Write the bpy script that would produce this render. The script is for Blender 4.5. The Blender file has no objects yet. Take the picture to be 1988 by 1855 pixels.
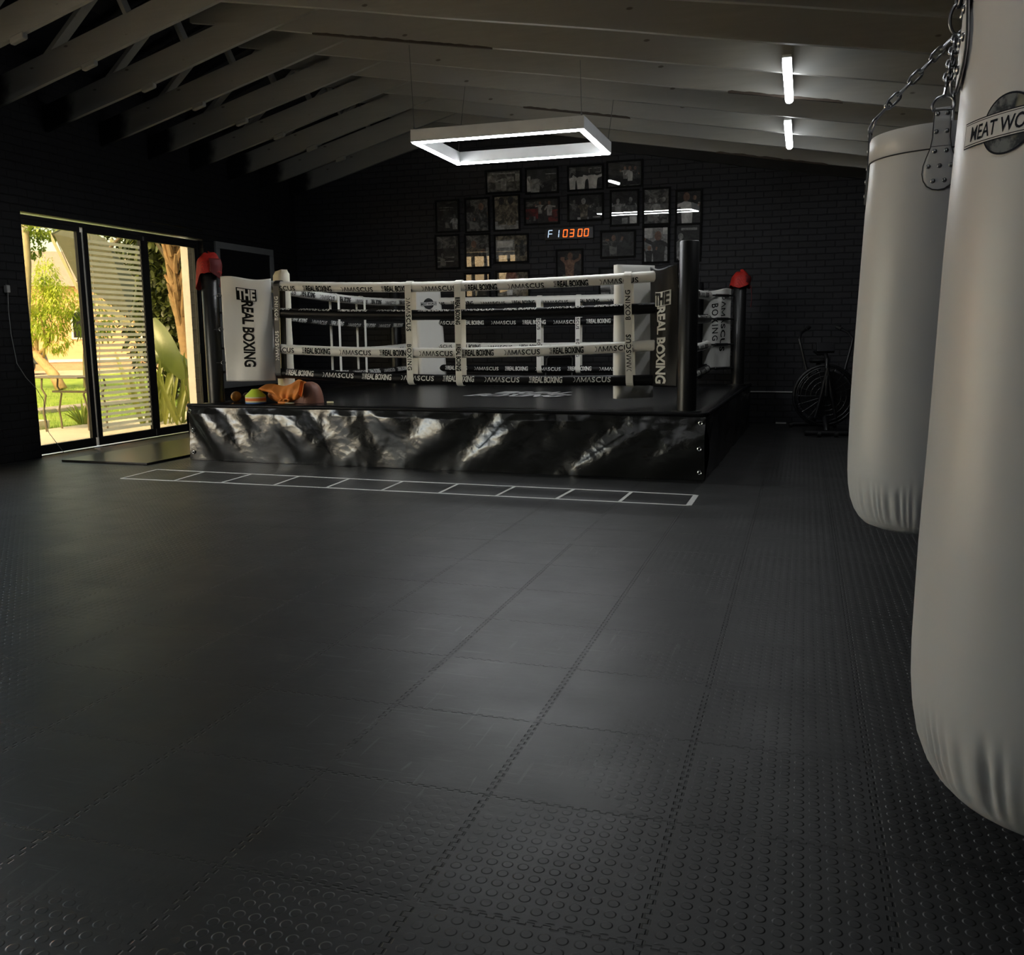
import bpy, bmesh, math, random
from mathutils import Vector, Matrix, noise
random.seed(7)
PI = math.pi
S = bpy.context.scene
COL = S.collection

# ------------------------------------------------------------------ camera, world, sun, exposure
def make_camera():
    yaw, pitch, roll, h = 0.3078892, -0.1549536, -0.00970676, 1.25
    cy, sy, cp, sp, cr, sr = math.cos(yaw), math.sin(yaw), math.cos(pitch), math.sin(pitch), math.cos(roll), math.sin(roll)
    right = Vector((cy, sy, 0)); f0 = Vector((-sy, cy, 0))
    fwd = cp * f0 + sp * Vector((0, 0, 1)); up = right.cross(fwd)
    r2 = cr * right + sr * up; u2 = -sr * right + cr * up
    cam = bpy.data.cameras.new('camera'); ob = bpy.data.objects.new('camera', cam); COL.objects.link(ob)
    ob.matrix_world = Matrix((( r2.x, u2.x, -fwd.x, 0), (r2.y, u2.y, -fwd.y, 0), (r2.z, u2.z, -fwd.z, h), (0, 0, 0, 1)))
    cam.sensor_fit = 'HORIZONTAL'; cam.sensor_width = 36; cam.lens = 1770.468 / 1988 * 36
    cam.clip_start = 0.02; cam.clip_end = 300
    S.camera = ob
make_camera()

W = bpy.data.worlds.new('world'); S.world = W; W.use_nodes = True
wn = W.node_tree.nodes; wl = W.node_tree.links
sky = wn.new('ShaderNodeTexSky'); sky.sky_type = 'NISHITA'; sky.sun_disc = False
sky.sun_elevation = math.radians(50); sky.sun_rotation = math.radians(170); sky.dust_density = 4.0; sky.air_density = 1.0
tint = wn.new('ShaderNodeMix'); tint.data_type = 'RGBA'; tint.blend_type = 'MULTIPLY'; tint.inputs[0].default_value = 1.0
tint.inputs[7].default_value = (1.0, 0.89, 0.70, 1)      # warm haze
wl.new(sky.outputs[0], tint.inputs[6]); wl.new(tint.outputs[2], wn['Background'].inputs[0])
wn['Background'].inputs[1].default_value = 1.25

sl = bpy.data.lights.new('sun', 'SUN'); sl.energy = 3.3; sl.angle = 0.02; sl.color = (1.0, 0.90, 0.70)
so = bpy.data.objects.new('sun', sl); COL.objects.link(so)
sd = Vector((0.10, -0.62, 0.78)).normalized()            # direction towards the sun: along the left wall, so no patch falls indoors
so.rotation_euler = sd.to_track_quat('Z', 'Y').to_euler(); so.location = (-12, -6, 12)

vs = S.view_settings
vs.view_transform = 'Standard'; vs.look = 'None'; vs.gamma = 1.0; vs.use_curve_mapping = False
vs.exposure = 1.05

# ------------------------------------------------------------------ shader helpers
class G:
    """tiny node-graph helper"""
    def __init__(s, name):
        s.m = bpy.data.materials.new(name); s.m.use_nodes = True
        s.t = s.m.node_tree; s.t.nodes.clear()
        s.out = s.n('ShaderNodeOutputMaterial')
    def n(s, typ, **kw):
        nd = s.t.nodes.new(typ)
        for k, v in kw.items(): setattr(nd, k, v)
        return nd
    def put(s, sock, v):
        if v is None: return
        if hasattr(v, 'is_linked') or hasattr(v, 'links'): s.t.links.new(v, sock)
        else:
            if isinstance(v, (tuple, list)) and sock.type == 'RGBA' and len(v) == 3: v = (*v, 1)
            sock.default_value = v
    def mt(s, op, a, b=None, c=None, clamp=False):
        nd = s.n('ShaderNodeMath', operation=op); nd.use_clamp = clamp
        for i, v in enumerate((a, b, c)): s.put(nd.inputs[i], v)
        return nd.outputs[0]
    def obj(s): return s.n('ShaderNodeTexCoord').outputs['Object']
    def sep(s, v):
        nd = s.n('ShaderNodeSeparateXYZ'); s.put(nd.inputs[0], v); return nd.outputs
    def comb(s, x, y, z):
        nd = s.n('ShaderNodeCombineXYZ')
        for i, v in enumerate((x, y, z)): s.put(nd.inputs[i], v)
        return nd.outputs[0]
    def mapv(s, v, scale=(1, 1, 1), rot=(0, 0, 0), loc=(0, 0, 0)):
        nd = s.n('ShaderNodeMapping'); s.put(nd.inputs['Vector'], v)
        nd.inputs['Scale'].default_value = scale; nd.inputs['Rotation'].default_value = rot; nd.inputs['Location'].default_value = loc
        return nd.outputs[0]
    def noise(s, v, scale, detail=3, rough=.55, dist=0.0):
        nd = s.n('ShaderNodeTexNoise'); s.put(nd.inputs['Vector'], v); nd.inputs['Scale'].default_value = scale
        nd.inputs['Detail'].default_value = detail; nd.inputs['Roughness'].default_value = rough; nd.inputs['Distortion'].default_value = dist
        return nd.outputs['Fac']
    def ramp(s, f, lo, hi, a=0.0, b=1.0):
        nd = s.n('ShaderNodeMapRange'); nd.clamp = True; nd.interpolation_type = 'SMOOTHSTEP'
        s.put(nd.inputs[0], f); s.put(nd.inputs[1], lo); s.put(nd.inputs[2], hi); s.put(nd.inputs[3], a); s.put(nd.inputs[4], b)
        return nd.outputs[0]
    def mix(s, f, a, b):
        nd = s.n('ShaderNodeMix', data_type='RGBA'); s.put(nd.inputs[0], f); s.put(nd.inputs[6], a); s.put(nd.inputs[7], b)
        return nd.outputs[2]
    def bump(s, h, strength=.3, dist=.01, nrm=None):
        nd = s.n('ShaderNodeBump'); nd.inputs['Strength'].default_value = strength; nd.inputs['Distance'].default_value = dist
        s.put(nd.inputs['Height'], h); s.put(nd.inputs['Normal'], nrm); return nd.outputs[0]
    def bsdf(s, col, rough=.5, nrm=None, metal=0.0, spec=.5, **kw):
        nd = s.n('ShaderNodeBsdfPrincipled')
        s.put(nd.inputs['Base Color'], col); s.put(nd.inputs['Roughness'], rough); s.put(nd.inputs['Normal'], nrm)
        s.put(nd.inputs['Metallic'], metal); s.put(nd.inputs['Specular IOR Level'], spec)
        for k, v in kw.items(): s.put(nd.inputs[k], v)
        s.t.links.new(nd.outputs[0], s.out.inputs[0]); return nd
    def done(s, sh):
        s.t.links.new(sh, s.out.inputs[0]); return s.m

def simple(name, col, rough=.5, metal=0.0, spec=.5, var=.15, vscale=6.0, bump=0.0, bscale=40.0, bdist=.004, **kw):
    g = G(name); o = g.obj()
    f = g.noise(o, vscale, 4)
    c = g.mix(f, tuple(x * (1 - var) for x in col), tuple(min(1, x * (1 + var)) for x in col))
    nrm = g.bump(g.noise(o, bscale, 4), bump, bdist) if bump else None
    g.bsdf(c, rough, nrm, metal, spec, **kw)
    return g.m
def emit(name, col, strength):
    g = G(name); e = g.n('ShaderNodeEmission'); e.inputs[0].default_value = (*col, 1); e.inputs[1].default_value = strength
    return g.done(e.outputs[0])
def glass(name, ior=1.5, tint=(1, 1, 1), rough=0.0):
    g = G(name)
    tr = g.n('ShaderNodeBsdfTransparent'); tr.inputs[0].default_value = (*tint, 1)
    gl = g.n('ShaderNodeBsdfGlossy'); gl.inputs['Roughness'].default_value = rough
    lw = g.n('ShaderNodeLayerWeight'); lw.inputs['Blend'].default_value = .5
    f0 = ((ior - 1) / (ior + 1)) ** 2                                   # Schlick reflectance, the same from both faces of the pane
    fr = g.mt('ADD', f0, g.mt('MULTIPLY', 1 - f0, g.mt('POWER', lw.outputs['Facing'], 5.0)))
    mx = g.n('ShaderNodeMixShader'); g.put(mx.inputs[0], fr); g.put(mx.inputs[1], tr.outputs[0]); g.put(mx.inputs[2], gl.outputs[0])
    return g.done(mx.outputs[0])
def leafmat(name, a, b, trans=.35, scale=1.5):
    g = G(name); o = g.obj()
    c = g.mix(g.ramp(g.noise(o, scale, 3), .35, .65), a, b)
    d = g.n('ShaderNodeBsdfDiffuse'); g.put(d.inputs[0], c)
    t = g.n('ShaderNodeBsdfTranslucent'); g.put(t.inputs[0], c)
    mx = g.n('ShaderNodeMixShader'); mx.inputs[0].default_value = trans
    g.put(mx.inputs[1], d.outputs[0]); g.put(mx.inputs[2], t.outputs[0])
    gl = g.n('ShaderNodeBsdfGlossy'); gl.inputs['Roughness'].default_value = .35; gl.inputs[0].default_value = (.8, .85, .75, 1)
    m2 = g.n('ShaderNodeMixShader'); m2.inputs[0].default_value = .06
    g.put(m2.inputs[1], mx.outputs[0]); g.put(m2.inputs[2], gl.outputs[0])
    return g.done(m2.outputs[0])

# ------------------------------------------------------------------ materials
def brick_mat(name, axis, k=1.0):
    g = G(name); x, y, z = g.sep(g.obj())
    v = g.comb(x if axis == 'x' else y, z, 0.0)
    v2 = g.n('ShaderNodeVectorMath', operation='ADD')
    wob = g.noise(v, 3.0, 2); g.put(v2.inputs[0], v); g.put(v2.inputs[1], g.comb(0.0, g.mt('MULTIPLY', g.mt('SUBTRACT', wob, .5), .02), 0.0))
    br = g.n('ShaderNodeTexBrick'); br.offset = .5
    g.put(br.inputs['Vector'], v2.outputs[0])
    br.inputs['Scale'].default_value = 1.0; br.inputs['Brick Width'].default_value = .234; br.inputs['Row Height'].default_value = .0847
    br.inputs['Mortar Size'].default_value = .0075; br.inputs['Mortar Smooth'].default_value = .55; br.inputs['Bias'].default_value = -.2
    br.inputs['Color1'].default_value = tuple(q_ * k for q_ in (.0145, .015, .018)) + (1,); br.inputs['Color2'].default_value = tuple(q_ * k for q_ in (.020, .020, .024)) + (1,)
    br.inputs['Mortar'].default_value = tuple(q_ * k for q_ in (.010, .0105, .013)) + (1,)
    h = g.mt('SUBTRACT', 1.0, br.outputs['Fac'])
    nrm = g.bump(h, 1.0, .02, g.bump(g.noise(v, 40, 5), .35, .006))
    g.bsdf(br.outputs['Color'], .62, nrm, spec=.35)
    return g.m
M = {}
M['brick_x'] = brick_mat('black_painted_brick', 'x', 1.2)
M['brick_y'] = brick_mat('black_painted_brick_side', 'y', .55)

def floor_mat():
    g = G('black_rubber_tiles'); o = g.obj(); X, Y, Z = g.sep(o)
    TX, TY = .5058, .4993; X0, Y0 = -1.289, 4.205
    u = g.mt('DIVIDE', g.mt('SUBTRACT', X, X0), TX); v = g.mt('DIVIDE', g.mt('SUBTRACT', Y, Y0), TY)
    def tri(q): return g.mt('SUBTRACT', g.mt('FRACT', g.mt('ADD', q, .5)), .5)      # signed distance to nearest integer
    def absn(q): return g.mt('ABSOLUTE', q)
    def seam(across, along, T, period, amp):
        d = g.mt('MULTIPLY', tri(across), T)                                          # metres from the joint line
        ph = g.mt('FRACT', g.mt('DIVIDE', along, period))
        hi = g.mt('GREATER_THAN', ph, .5)
        off = g.mt('MULTIPLY', g.mt('SUBTRACT', g.mt('MULTIPLY', hi, 2.0), 1.0), amp)
        lin = g.ramp(absn(g.mt('SUBTRACT', d, off)), .0014, .0042, 1.0, 0.0)
        e = g.mt('MULTIPLY', absn(tri(g.mt('MULTIPLY', ph, 2.0))), period / 2)        # metres from tooth flank
        con = g.mt('MULTIPLY', g.ramp(e, .0006, .002, 1.0, 0.0), g.mt('LESS_THAN', absn(d), amp))
        keep = g.ramp(g.noise(o, 9.0, 2), .30, .46)
        return g.mt('MULTIPLY', g.mt('MAXIMUM', lin, g.mt('MULTIPLY', con, .8)), keep), d
    s1, d1 = seam(u, Y, TX, .036, .0075)
    s2, d2 = seam(v, X, TY, .036, .0045)
    sm = g.mt('MAXIMUM', s1, g.mt('MULTIPLY', s2, .85))
    P = .0389
    cx = g.mt('MULTIPLY', g.mt('SUBTRACT', g.mt('FRACT', g.mt('DIVIDE', g.mt('SUBTRACT', X, X0 - .0195), P)), .5), P)
    cyy = g.mt('MULTIPLY', g.mt('SUBTRACT', g.mt('FRACT', g.mt('DIVIDE', g.mt('SUBTRACT', Y, Y0 - .0195), P)), .5), P)
    r = g.mt('SQRT', g.mt('ADD', g.mt('MULTIPLY', cx, cx), g.mt('MULTIPLY', cyy, cyy)))
    coin = g.ramp(r, .0105, .0145, 1.0, 0.0)
    away = g.mt('MULTIPLY', g.ramp(absn(d1), .016, .022), g.ramp(absn(d2), .012, .018))
    wear = g.mt('ADD', g.mt('ADD', g.mt('MULTIPLY', absn(g.mt('ADD', X, 1.75)), .42), g.mt('MULTIPLY', g.noise(o, .75, 3), 1.35)), -1.02)
    wear = g.mt('ADD', wear, g.ramp(Y, 1.2, 2.8, .55, 0.0))
    wear = g.mt('SUBTRACT', wear, g.mt('MULTIPLY', g.ramp(g.noise(o, 5.0, 3), .45, .7), .25))
    present = g.mt('MULTIPLY', g.ramp(wear, .0, .55), away)
    # tile tone
    wnz = g.n('ShaderNodeTexWhiteNoise', noise_dimensions='2D')
    g.put(wnz.inputs['Vector'], g.comb(g.mt('FLOOR', u), g.mt('FLOOR', v), 0.0))
    tone = g.mt('ADD', .88, g.mt('MULTIPLY', wnz.outputs['Value'], .22))
    dust = g.ramp(g.noise(o, 2.2, 6, .65), .4, .75)
    streak = g.noise(g.mapv(o, (1.6, 11.0, 1), (0, 0, .05)), 2.5, 6, .7)
    dust = g.mt('ADD', g.mt('MULTIPLY', dust, .55), g.mt('MULTIPLY', g.ramp(streak, .38, .68), .55), clamp=True)
    scr = g.mt('MAXIMUM', g.ramp(g.noise(g.mapv(o, (2.0, 26.0, 1), (0, 0, .35)), 2.3, 2, .5, .6), .635, .70), g.ramp(g.noise(g.mapv(o, (24.0, 2.0, 1), (0, 0, .5)), 2.0, 2, .5, .6), .645, .71))
    scr = g.mt('MULTIPLY', scr, g.ramp(g.noise(o, 1.1, 2), .45, .6))
    c = g.mix(dust, (.027, .0268, .0268), (.042, .0416, .0412))
    c = g.mix(g.mt('MULTIPLY', scr, .5), c, (.10, .10, .10))
    cm = g.n('ShaderNodeVectorMath', operation='SCALE'); g.put(cm.inputs[0], c); g.put(cm.inputs['Scale'], tone)
    c = g.mix(sm, cm.outputs[0], (.004, .004, .004))
    hgt = g.mt('SUBTRACT', g.mt('MULTIPLY', coin, present), g.mt('MULTIPLY', sm, 1.6))
    nrm = g.bump(g.noise(o, 300, 2), .10, .001)
    nrm = g.bump(g.noise(o, 14, 3), .10, .01, nrm)
    nrm = g.bump(hgt, .7, .0026, nrm)
    rough = g.mt('ADD', g.mt('ADD', .30, g.mt('MULTIPLY', g.noise(o, 3.0, 5), .20)), g.mt('MULTIPLY', streak, .08))
    g.bsdf(c, rough, nrm, spec=.55)
    return g.m
M['floor'] = floor_mat()

def timber_mat():
    g = G('cream_painted_timber'); o = g.obj(); X, Y, Z = g.sep(o)
    gr = g.noise(g.mapv(o, (1.2, 6, 14)), 2.0, 5, .6)
    c = g.mix(gr, (.205, .197, .172), (.285, .276, .245))
    big = g.noise(o, 1.1, 3)
    c = g.mix(g.ramp(big, .35, .7), c, (.222, .220, .212))
    vor = g.n('ShaderNodeTexVoronoi'); g.put(vor.inputs['Vector'], g.mapv(o, (2.6, 1, 6.5))); vor.inputs['Scale'].default_value = 1.0
    knot = g.ramp(vor.outputs['Distance'], .05, .09, 1.0, 0.0)
    c = g.mix(g.mt('MULTIPLY', knot, .75), c, (.05, .04, .03))
    # lower ends of the rafters turn black, with a soft ragged edge
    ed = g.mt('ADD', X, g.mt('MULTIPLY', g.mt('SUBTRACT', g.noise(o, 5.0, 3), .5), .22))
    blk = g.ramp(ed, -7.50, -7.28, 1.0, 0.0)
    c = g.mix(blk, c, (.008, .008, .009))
    g.bsdf(c, .6, g.bump(gr, .25, .006), spec=.3)
    return g.m
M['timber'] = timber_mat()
M['timber_black'] = simple('black_painted_timber', (.010, .010, .011), .7)
M['stain'] = simple('dark_brown_peeled_edge', (.035, .024, .016), .8, var=.5, vscale=20)
M['ceiling'] = simple('black_painted_boards', (.010, .011, .016), .8, bump=.3, bscale=8)
M['black_wall'] = simple('black_plaster', (.016, .016, .018), .75, bump=.3, bscale=25)
M['alu'] = simple('black_aluminium_frame', (.010, .010, .011), .4, spec=.4)
M['glass'] = glass('clear_glass', 1.45)
M['dimming_tint'] = glass('dimming_tint_glass', 1.45, (.50, .475, .40))  # tint added to hold the bright garden down against the dark room
M['pglass'] = glass('picture_glass', 1.9)
def film_mat():
    g = G('frosted_film')
    tr = g.n('ShaderNodeBsdfTransparent'); tr.inputs[0].default_value = (.9, .9, .88, 1)
    df = g.n('ShaderNodeBsdfTranslucent'); df.inputs[0].default_value = (.82, .82, .76, 1)
    d2 = g.n('ShaderNodeBsdfDiffuse'); d2.inputs[0].default_value = (.7, .7, .66, 1)
    a = g.n('ShaderNodeMixShader'); a.inputs[0].default_value = .35; g.put(a.inputs[1], df.outputs[0]); g.put(a.inputs[2], d2.outputs[0])
    b = g.n('ShaderNodeMixShader'); b.inputs[0].default_value = .72; g.put(b.inputs[1], tr.outputs[0]); g.put(b.inputs[2], a.outputs[0])
    return g.done(b.outputs[0])
M['film'] = film_mat()

def vinyl(name, col, rough, bump, bscale, dist=.01, spec=.5, var=.06):
    g = G(name); o = g.obj()
    n1 = g.noise(o, bscale, 5, .6, .8); n2 = g.noise(o, bscale * 5, 3, .5, .3)
    nrm = g.bump(n2, bump * .5, dist * .25, g.bump(n1, bump, dist))
    f = g.noise(o, 2.5, 4)
    c = g.mix(f, tuple(x * (1 - var) for x in col), tuple(min(1, x * (1 + var)) for x in col))
    g.bsdf(c, rough, nrm, spec=spec)
    return g.m
M['skirt'] = vinyl('black_tarpaulin', (.013, .013, .012), .23, .35, 22.0, .006, spec=1.0)
M['canvas'] = vinyl('black_ring_canvas', (.013, .013, .014), .27, .10, 6.0, .01, spec=.45)
M['white_vinyl'] = vinyl('white_vinyl', (.82, .81, .76), .38, .18, 14.0, .006)
M['cream_vinyl'] = vinyl('cream_vinyl', (.76, .72, .59), .45, .18, 10.0, .006)
M['black_vinyl'] = vinyl('black_vinyl', (.007, .007, .008), .42, .25, 14.0, .006, spec=.15)
M['bag'] = vinyl('white_bag_vinyl', (.70, .70, .71), .34, .10, 3.5, .02, spec=.4)
M['ink_black'] = simple('black_print', (.006, .006, .006), .6, spec=.12)
M['ink_white'] = simple('white_print', (.72, .72, .68), .5)
M['ink_navy'] = simple('navy_print', (.006, .009, .020), .6, spec=.12)
M['strap_white'] = simple('white_webbing', (.82, .81, .75), .55, bump=.2, bscale=200, bdist=.001)
M['strap_cream'] = simple('cream_webbing', (.66, .62, .48), .55, bump=.2, bscale=200, bdist=.001)
M['strap_black'] = simple('black_webbing', (.012, .012, .013), .5)
M['post'] = simple('black_steel_post', (.012, .012, .012), .36, spec=.55, bump=.12, bscale=60, bdist=.001)
M['steel'] = simple('steel', (.42, .42, .43), .28, metal=1.0, bump=.1, bscale=50, bdist=.001)
M['dark_steel'] = simple('dark_steel', (.22, .22, .23), .35, metal=1.0)
M['eyelet'] = simple('nickel_eyelet', (.75, .75, .72), .2, metal=1.0)
M['hole'] = simple('eyelet_hole', (.003, .003, .003), .9)
M['tape'] = simple('white_floor_tape', (.84, .84, .80), .6, var=.12, vscale=18)
M['mat'] = simple('black_smooth_board', (.016, .016, .015), .30, spec=.5, bump=.06, bscale=5)
M['mat_edge'] = simple('dark_board_edge', (.02, .018, .015), .6)
def net_mat():
    g = G('red_mesh_fabric'); o = g.obj()
    vor = g.n('ShaderNodeTexVoronoi'); g.put(vor.inputs['Vector'], o); vor.inputs['Scale'].default_value = 150; vor.inputs['Randomness'].default_value = .25
    d = g.ramp(vor.outputs['Distance'], .30, .42)
    c = g.mix(d, (.10, .004, .004), (.55, .022, .014))
    g.bsdf(c, .6, g.bump(d, .4, .002)); return g.m
M['net'] = net_mat()
M['red_cloth'] = simple('dark_red_fabric', (.13, .008, .010), .7, bump=.2, bscale=90)
M['orange'] = simple('orange_fabric', (.80, .27, .055), .6, var=.2, bump=.35, bscale=25)
M['orange_ball'] = simple('orange_rubber', (.78, .30, .05), .45)
M['brown_bag'] = simple('brown_mesh_pouch', (.20, .085, .055), .6, bump=.3, bscale=120)
M['cone_y'] = simple('lime_plastic', (.62, .80, .07), .45)
M['cone_o'] = simple('orange_plastic', (.85, .24, .05), .45)
M['cone_w'] = simple('cream_plastic', (.80, .72, .45), .45)
M['cone_b'] = simple('blue_plastic', (.09, .20, .52), .45)
M['frame_black'] = simple('black_picture_frame', (.005, .005, .005), .7, spec=.15)
M['frame_grey'] = simple('grey_painted_frame', (.17, .175, .18), .5, bump=.15, bscale=50)
M['board_black'] = simple('dark_panel', (.006, .006, .008), .35)
M['lamp_body'] = simple('white_lamp_profile', (.60, .61, .61), .45)
M['led'] = emit('led_strip', (.95, .98, 1.0), 36.0)
M['tube'] = emit('tube_light', (.95, .98, 1.0), 11.0)
M['wire'] = simple('steel_wire', (.10, .10, .10), .4, metal=.6)
M['timer'] = simple('black_timer_case', (.008, .008, .010), .35)
M['seg_red'] = emit('orange_red_digit', (1.0, .13, .02), 1.0)
M['seg_core'] = emit('white_digit', (.62, .80, 1.0), .42)
M['bike'] = simple('black_bike_paint', (.007, .007, .008), .4)
M['rubber'] = simple('black_rubber', (.008, .008, .008), .6)
M['grey_tube'] = simple('grey_metal_tube', (.10, .10, .10), .4, metal=.3)
M['white_plastic'] = simple('white_plastic', (.55, .55, .53), .45)
# outdoors
M['grass'] = leafmat('lawn_grass', (.20, .32, .05), (.33, .44, .085), .15, 2.0)
M['paving'] = simple('pale_paving', (.62, .57, .44), .75, var=.12, vscale=3, bump=.2, bscale=15)
M['stone'] = simple('grey_stone_edging', (.28, .26, .24), .8, var=.3, vscale=6)
M['road'] = simple('pale_driveway', (.46, .40, .31), .8)
M['peach'] = simple('peach_plaster', (.70, .40, .22), .85, var=.1)
M['terracotta'] = simple('terracotta_tiles', (.74, .27, .09), .75, var=.25, vscale=9, bump=.5, bscale=14)
M['white_trim'] = simple('white_trim', (.78, .74, .66), .6)
M['grey_roof'] = simple('grey_wall', (.36, .32, .30), .8)
M['bark'] = simple('pale_bark', (.46, .30, .16), .85, var=.3, vscale=8, bump=.6, bscale=14, bdist=.02)
M['palm_bark'] = simple('palm_bark', (.33, .215, .105), .85, var=.45, vscale=9, bump=.8, bscale=16, bdist=.02)
M['grey_bark'] = simple('grey_bark', (.34, .30, .19), .85, var=.3, vscale=8, bump=.5, bscale=14, bdist=.02)
M['leaf_light'] = leafmat('light_leaf', (.36, .46, .05), (.58, .64, .10), .5)
M['leaf_mid'] = leafmat('mid_leaf', (.11, .18, .03), (.30, .38, .07), .35)
M['leaf_dark'] = leafmat('dark_leaf', (.020, .030, .010), (.10, .12, .03), .2, 3.0)
M['leaf_banana'] = leafmat('broad_leaf', (.075, .11, .02), (.13, .17, .035), .25)
M['blade'] = leafmat('blade_leaf', (.16, .20, .035), (.30, .33, .07), .3)
M['parasol'] = simple('olive_canvas', (.10, .105, .06), .8)
M['parasol_light'] = simple('pale_olive_canvas', (.32, .32, .19), .8)  # paler tone of the canopy canvas, used on the valance
M['table_metal'] = simple('brown_metal', (.16, .13, .08), .5)
M['car_paint'] = simple('dark_car_paint', (.05, .055, .06), .25, spec=.6)
M['car_glass'] = simple('car_glass', (.02, .02, .025), .08)

# ------------------------------------------------------------------ mesh helpers
def basis(d):
    d = Vector(d).normalized()
    a = Vector((0, 0, 1)) if abs(d.z) < .95 else Vector((1, 0, 0))
    x = a.cross(d).normalized(); return x, d.cross(x).normalized(), d
class MB:
    def __init__(s): s.v = []; s.f = []; s.mi = []
    def add(s, vs, fs, mi=0):
        b = len(s.v); s.v += [tuple(p) for p in vs]
        for f in fs: s.f.append([b + i for i in f]); s.mi.append(mi)
        return s
    def hexa(s, p, mi=0):      # 4 bottom ccw, 4 top ccw
        return s.add(p, [(3, 2, 1, 0), (4, 5, 6, 7), (0, 1, 5, 4), (1, 2, 6, 5), (2, 3, 7, 6), (3, 0, 4, 7)], mi)
    def box(s, x0, x1, y0, y1, z0, z1, mi=0):
        return s.hexa([(x0, y0, z0), (x1, y0, z0), (x1, y1, z0), (x0, y1, z0), (x0, y0, z1), (x1, y0, z1), (x1, y1, z1), (x0, y1, z1)], mi)
    def obox(s, c, ax, ay, az, mi=0):   # centre + half-axis vectors
        c, ax, ay, az = map(Vector, (c, ax, ay, az))
        return s.hexa([c - ax - ay - az, c + ax - ay - az, c + ax + ay - az, c - ax + ay - az, c - ax - ay + az, c + ax - ay + az, c + ax + ay + az, c - ax + ay + az], mi)
    def bar(s, a, b, w, h, up=(0, 0, 1), mi=0):
        a, b = Vector(a), Vector(b); d = (b - a); up = Vector(up)
        x = d.normalized().cross(up).normalized(); z = x.cross(d.normalized())
        return s.obox((a + b) / 2, x * w / 2, d / 2, z * h / 2, mi)
    def tube(s, pts, r, n=10, closed=False, cap=True, mi=0, flat=None):
        pts = [Vector(p) for p in pts]; m = len(pts)
        rr = r if isinstance(r, (list, tuple)) else [r] * m
        vs = []; prev = None
        for i, p in enumerate(pts):
            t = (pts[(i + 1) % m] - pts[i - 1]) if closed else (pts[min(i + 1, m - 1)] - pts[max(i - 1, 0)])
            t.normalize()
            if prev is None: x, y, _ = basis(t)
            else:
                x = (prev - t * prev.dot(t)); x = x.normalized() if x.length > 1e-6 else basis(t)[0]
                y = t.cross(x)
            prev = x
            for k in range(n):
                a = 2 * PI * k / n; vs.append(p + (x * math.cos(a) + y * math.sin(a)) * rr[i])
        fs = []
        for i in range(m if closed else m - 1):
            j = (i + 1) % m
            for k in range(n): fs.append((i * n + k, i * n + (k + 1) % n, j * n + (k + 1) % n, j * n + k))
        if cap and not closed: fs.append(tuple(range(n - 1, -1, -1))); fs.append(tuple((m - 1) * n + k for k in range(n)))
        return s.add(vs, fs, mi)
    def cyl(s, a, b, r, n=24, mi=0, r2=None): return s.tube([a, b], [r, r if r2 is None else r2], n, mi=mi)
    def lathe(s, prof, c=(0, 0, 0), n=32, mi=0, fn=None):   # prof: (r,z)
        vs = []
        for i, (r, z) in enumerate(prof):
            for k in range(n):
                a = 2 * PI * k / n; q = r * (fn(a, i) if fn else 1)
                vs.append((c[0] + q * math.cos(a), c[1] + q * math.sin(a), c[2] + z))
        fs = []
        for i in range(len(prof) - 1):
            for k in range(n): fs.append((i * n + k, i * n + (k + 1) % n, (i + 1) * n + (k + 1) % n, (i + 1) * n + k))
        if prof[0][0] > 1e-6: fs.append(tuple(range(n - 1, -1, -1)))
        if prof[-1][0] > 1e-6: fs.append(tuple((len(prof) - 1) * n + k for k in range(n)))
        return s.add(vs, fs, mi)
    def grid(s, fn, nu, nv, mi=0, close_u=False):
        vs = [fn(i / (nu if close_u else nu - 1), j / (nv - 1)) for j in range(nv) for i in range(nu)]
        fs = []
        for j in range(nv - 1):
            for i in range(nu if close_u else nu - 1):
                k = (i + 1) % nu; fs.append((j * nu + i, j * nu + k, (j + 1) * nu + k, (j + 1) * nu + i))
        return s.add(vs, fs, mi)
    def sphere(s, c, r, n=16, m=10, mi=0, sc=(1, 1, 1)):
        c = Vector(c)
        return s.grid(lambda u, v: c + Vector((math.cos(2 * PI * u) * math.sin(PI * v) * sc[0], math.sin(2 * PI * u) * math.sin(PI * v) * sc[1], -math.cos(PI * v) * sc[2])) * r, n, m, mi, True)
    def torus(s, c, R, r, nx, n=20, m=8, mi=0, sq=1.0, up=None):
        c = Vector(c)
        if up is None: x, y, z = basis(nx)
        else:
            z = Vector(nx).normalized(); y = Vector(up).normalized(); x = y.cross(z)
        pts = [c + x * R * math.cos(2 * PI * k / n) + y * R * sq * math.sin(2 * PI * k / n) for k in range(n)]
        return s.tube(pts, r, m, closed=True, mi=mi)
    def build(s, name, mats, parent=None, loc=None, smooth=True, ang=40, bevel=0.0, seg=2, weld=False, solid=0.0, sub=0):
        me = bpy.data.meshes.new(name); me.from_pydata(s.v, [], s.f)
        if not isinstance(mats, (list, tuple)): mats = [mats]
        for m in mats: me.materials.append(m)
        me.polygons.foreach_set('material_index', s.mi); me.update()
        if weld:
            bm = bmesh.new(); bm.from_mesh(me); bmesh.ops.remove_doubles(bm, verts=bm.verts, dist=1e-4); bm.to_mesh(me); bm.free()
        bm = bmesh.new(); bm.from_mesh(me); bmesh.ops.recalc_face_normals(bm, faces=bm.faces); bm.to_mesh(me); bm.free()
        if smooth:
            me.polygons.foreach_set('use_smooth', [True] * len(me.polygons)); me.set_sharp_from_angle(angle=math.radians(ang))
        o = bpy.data.objects.new(name, me); COL.objects.link(o)
        if parent: o.parent = parent
        if loc is not None: o.location = loc
        if solid:
            md = o.modifiers.new('thickness', 'SOLIDIFY'); md.thickness = solid; md.offset = 0
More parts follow.
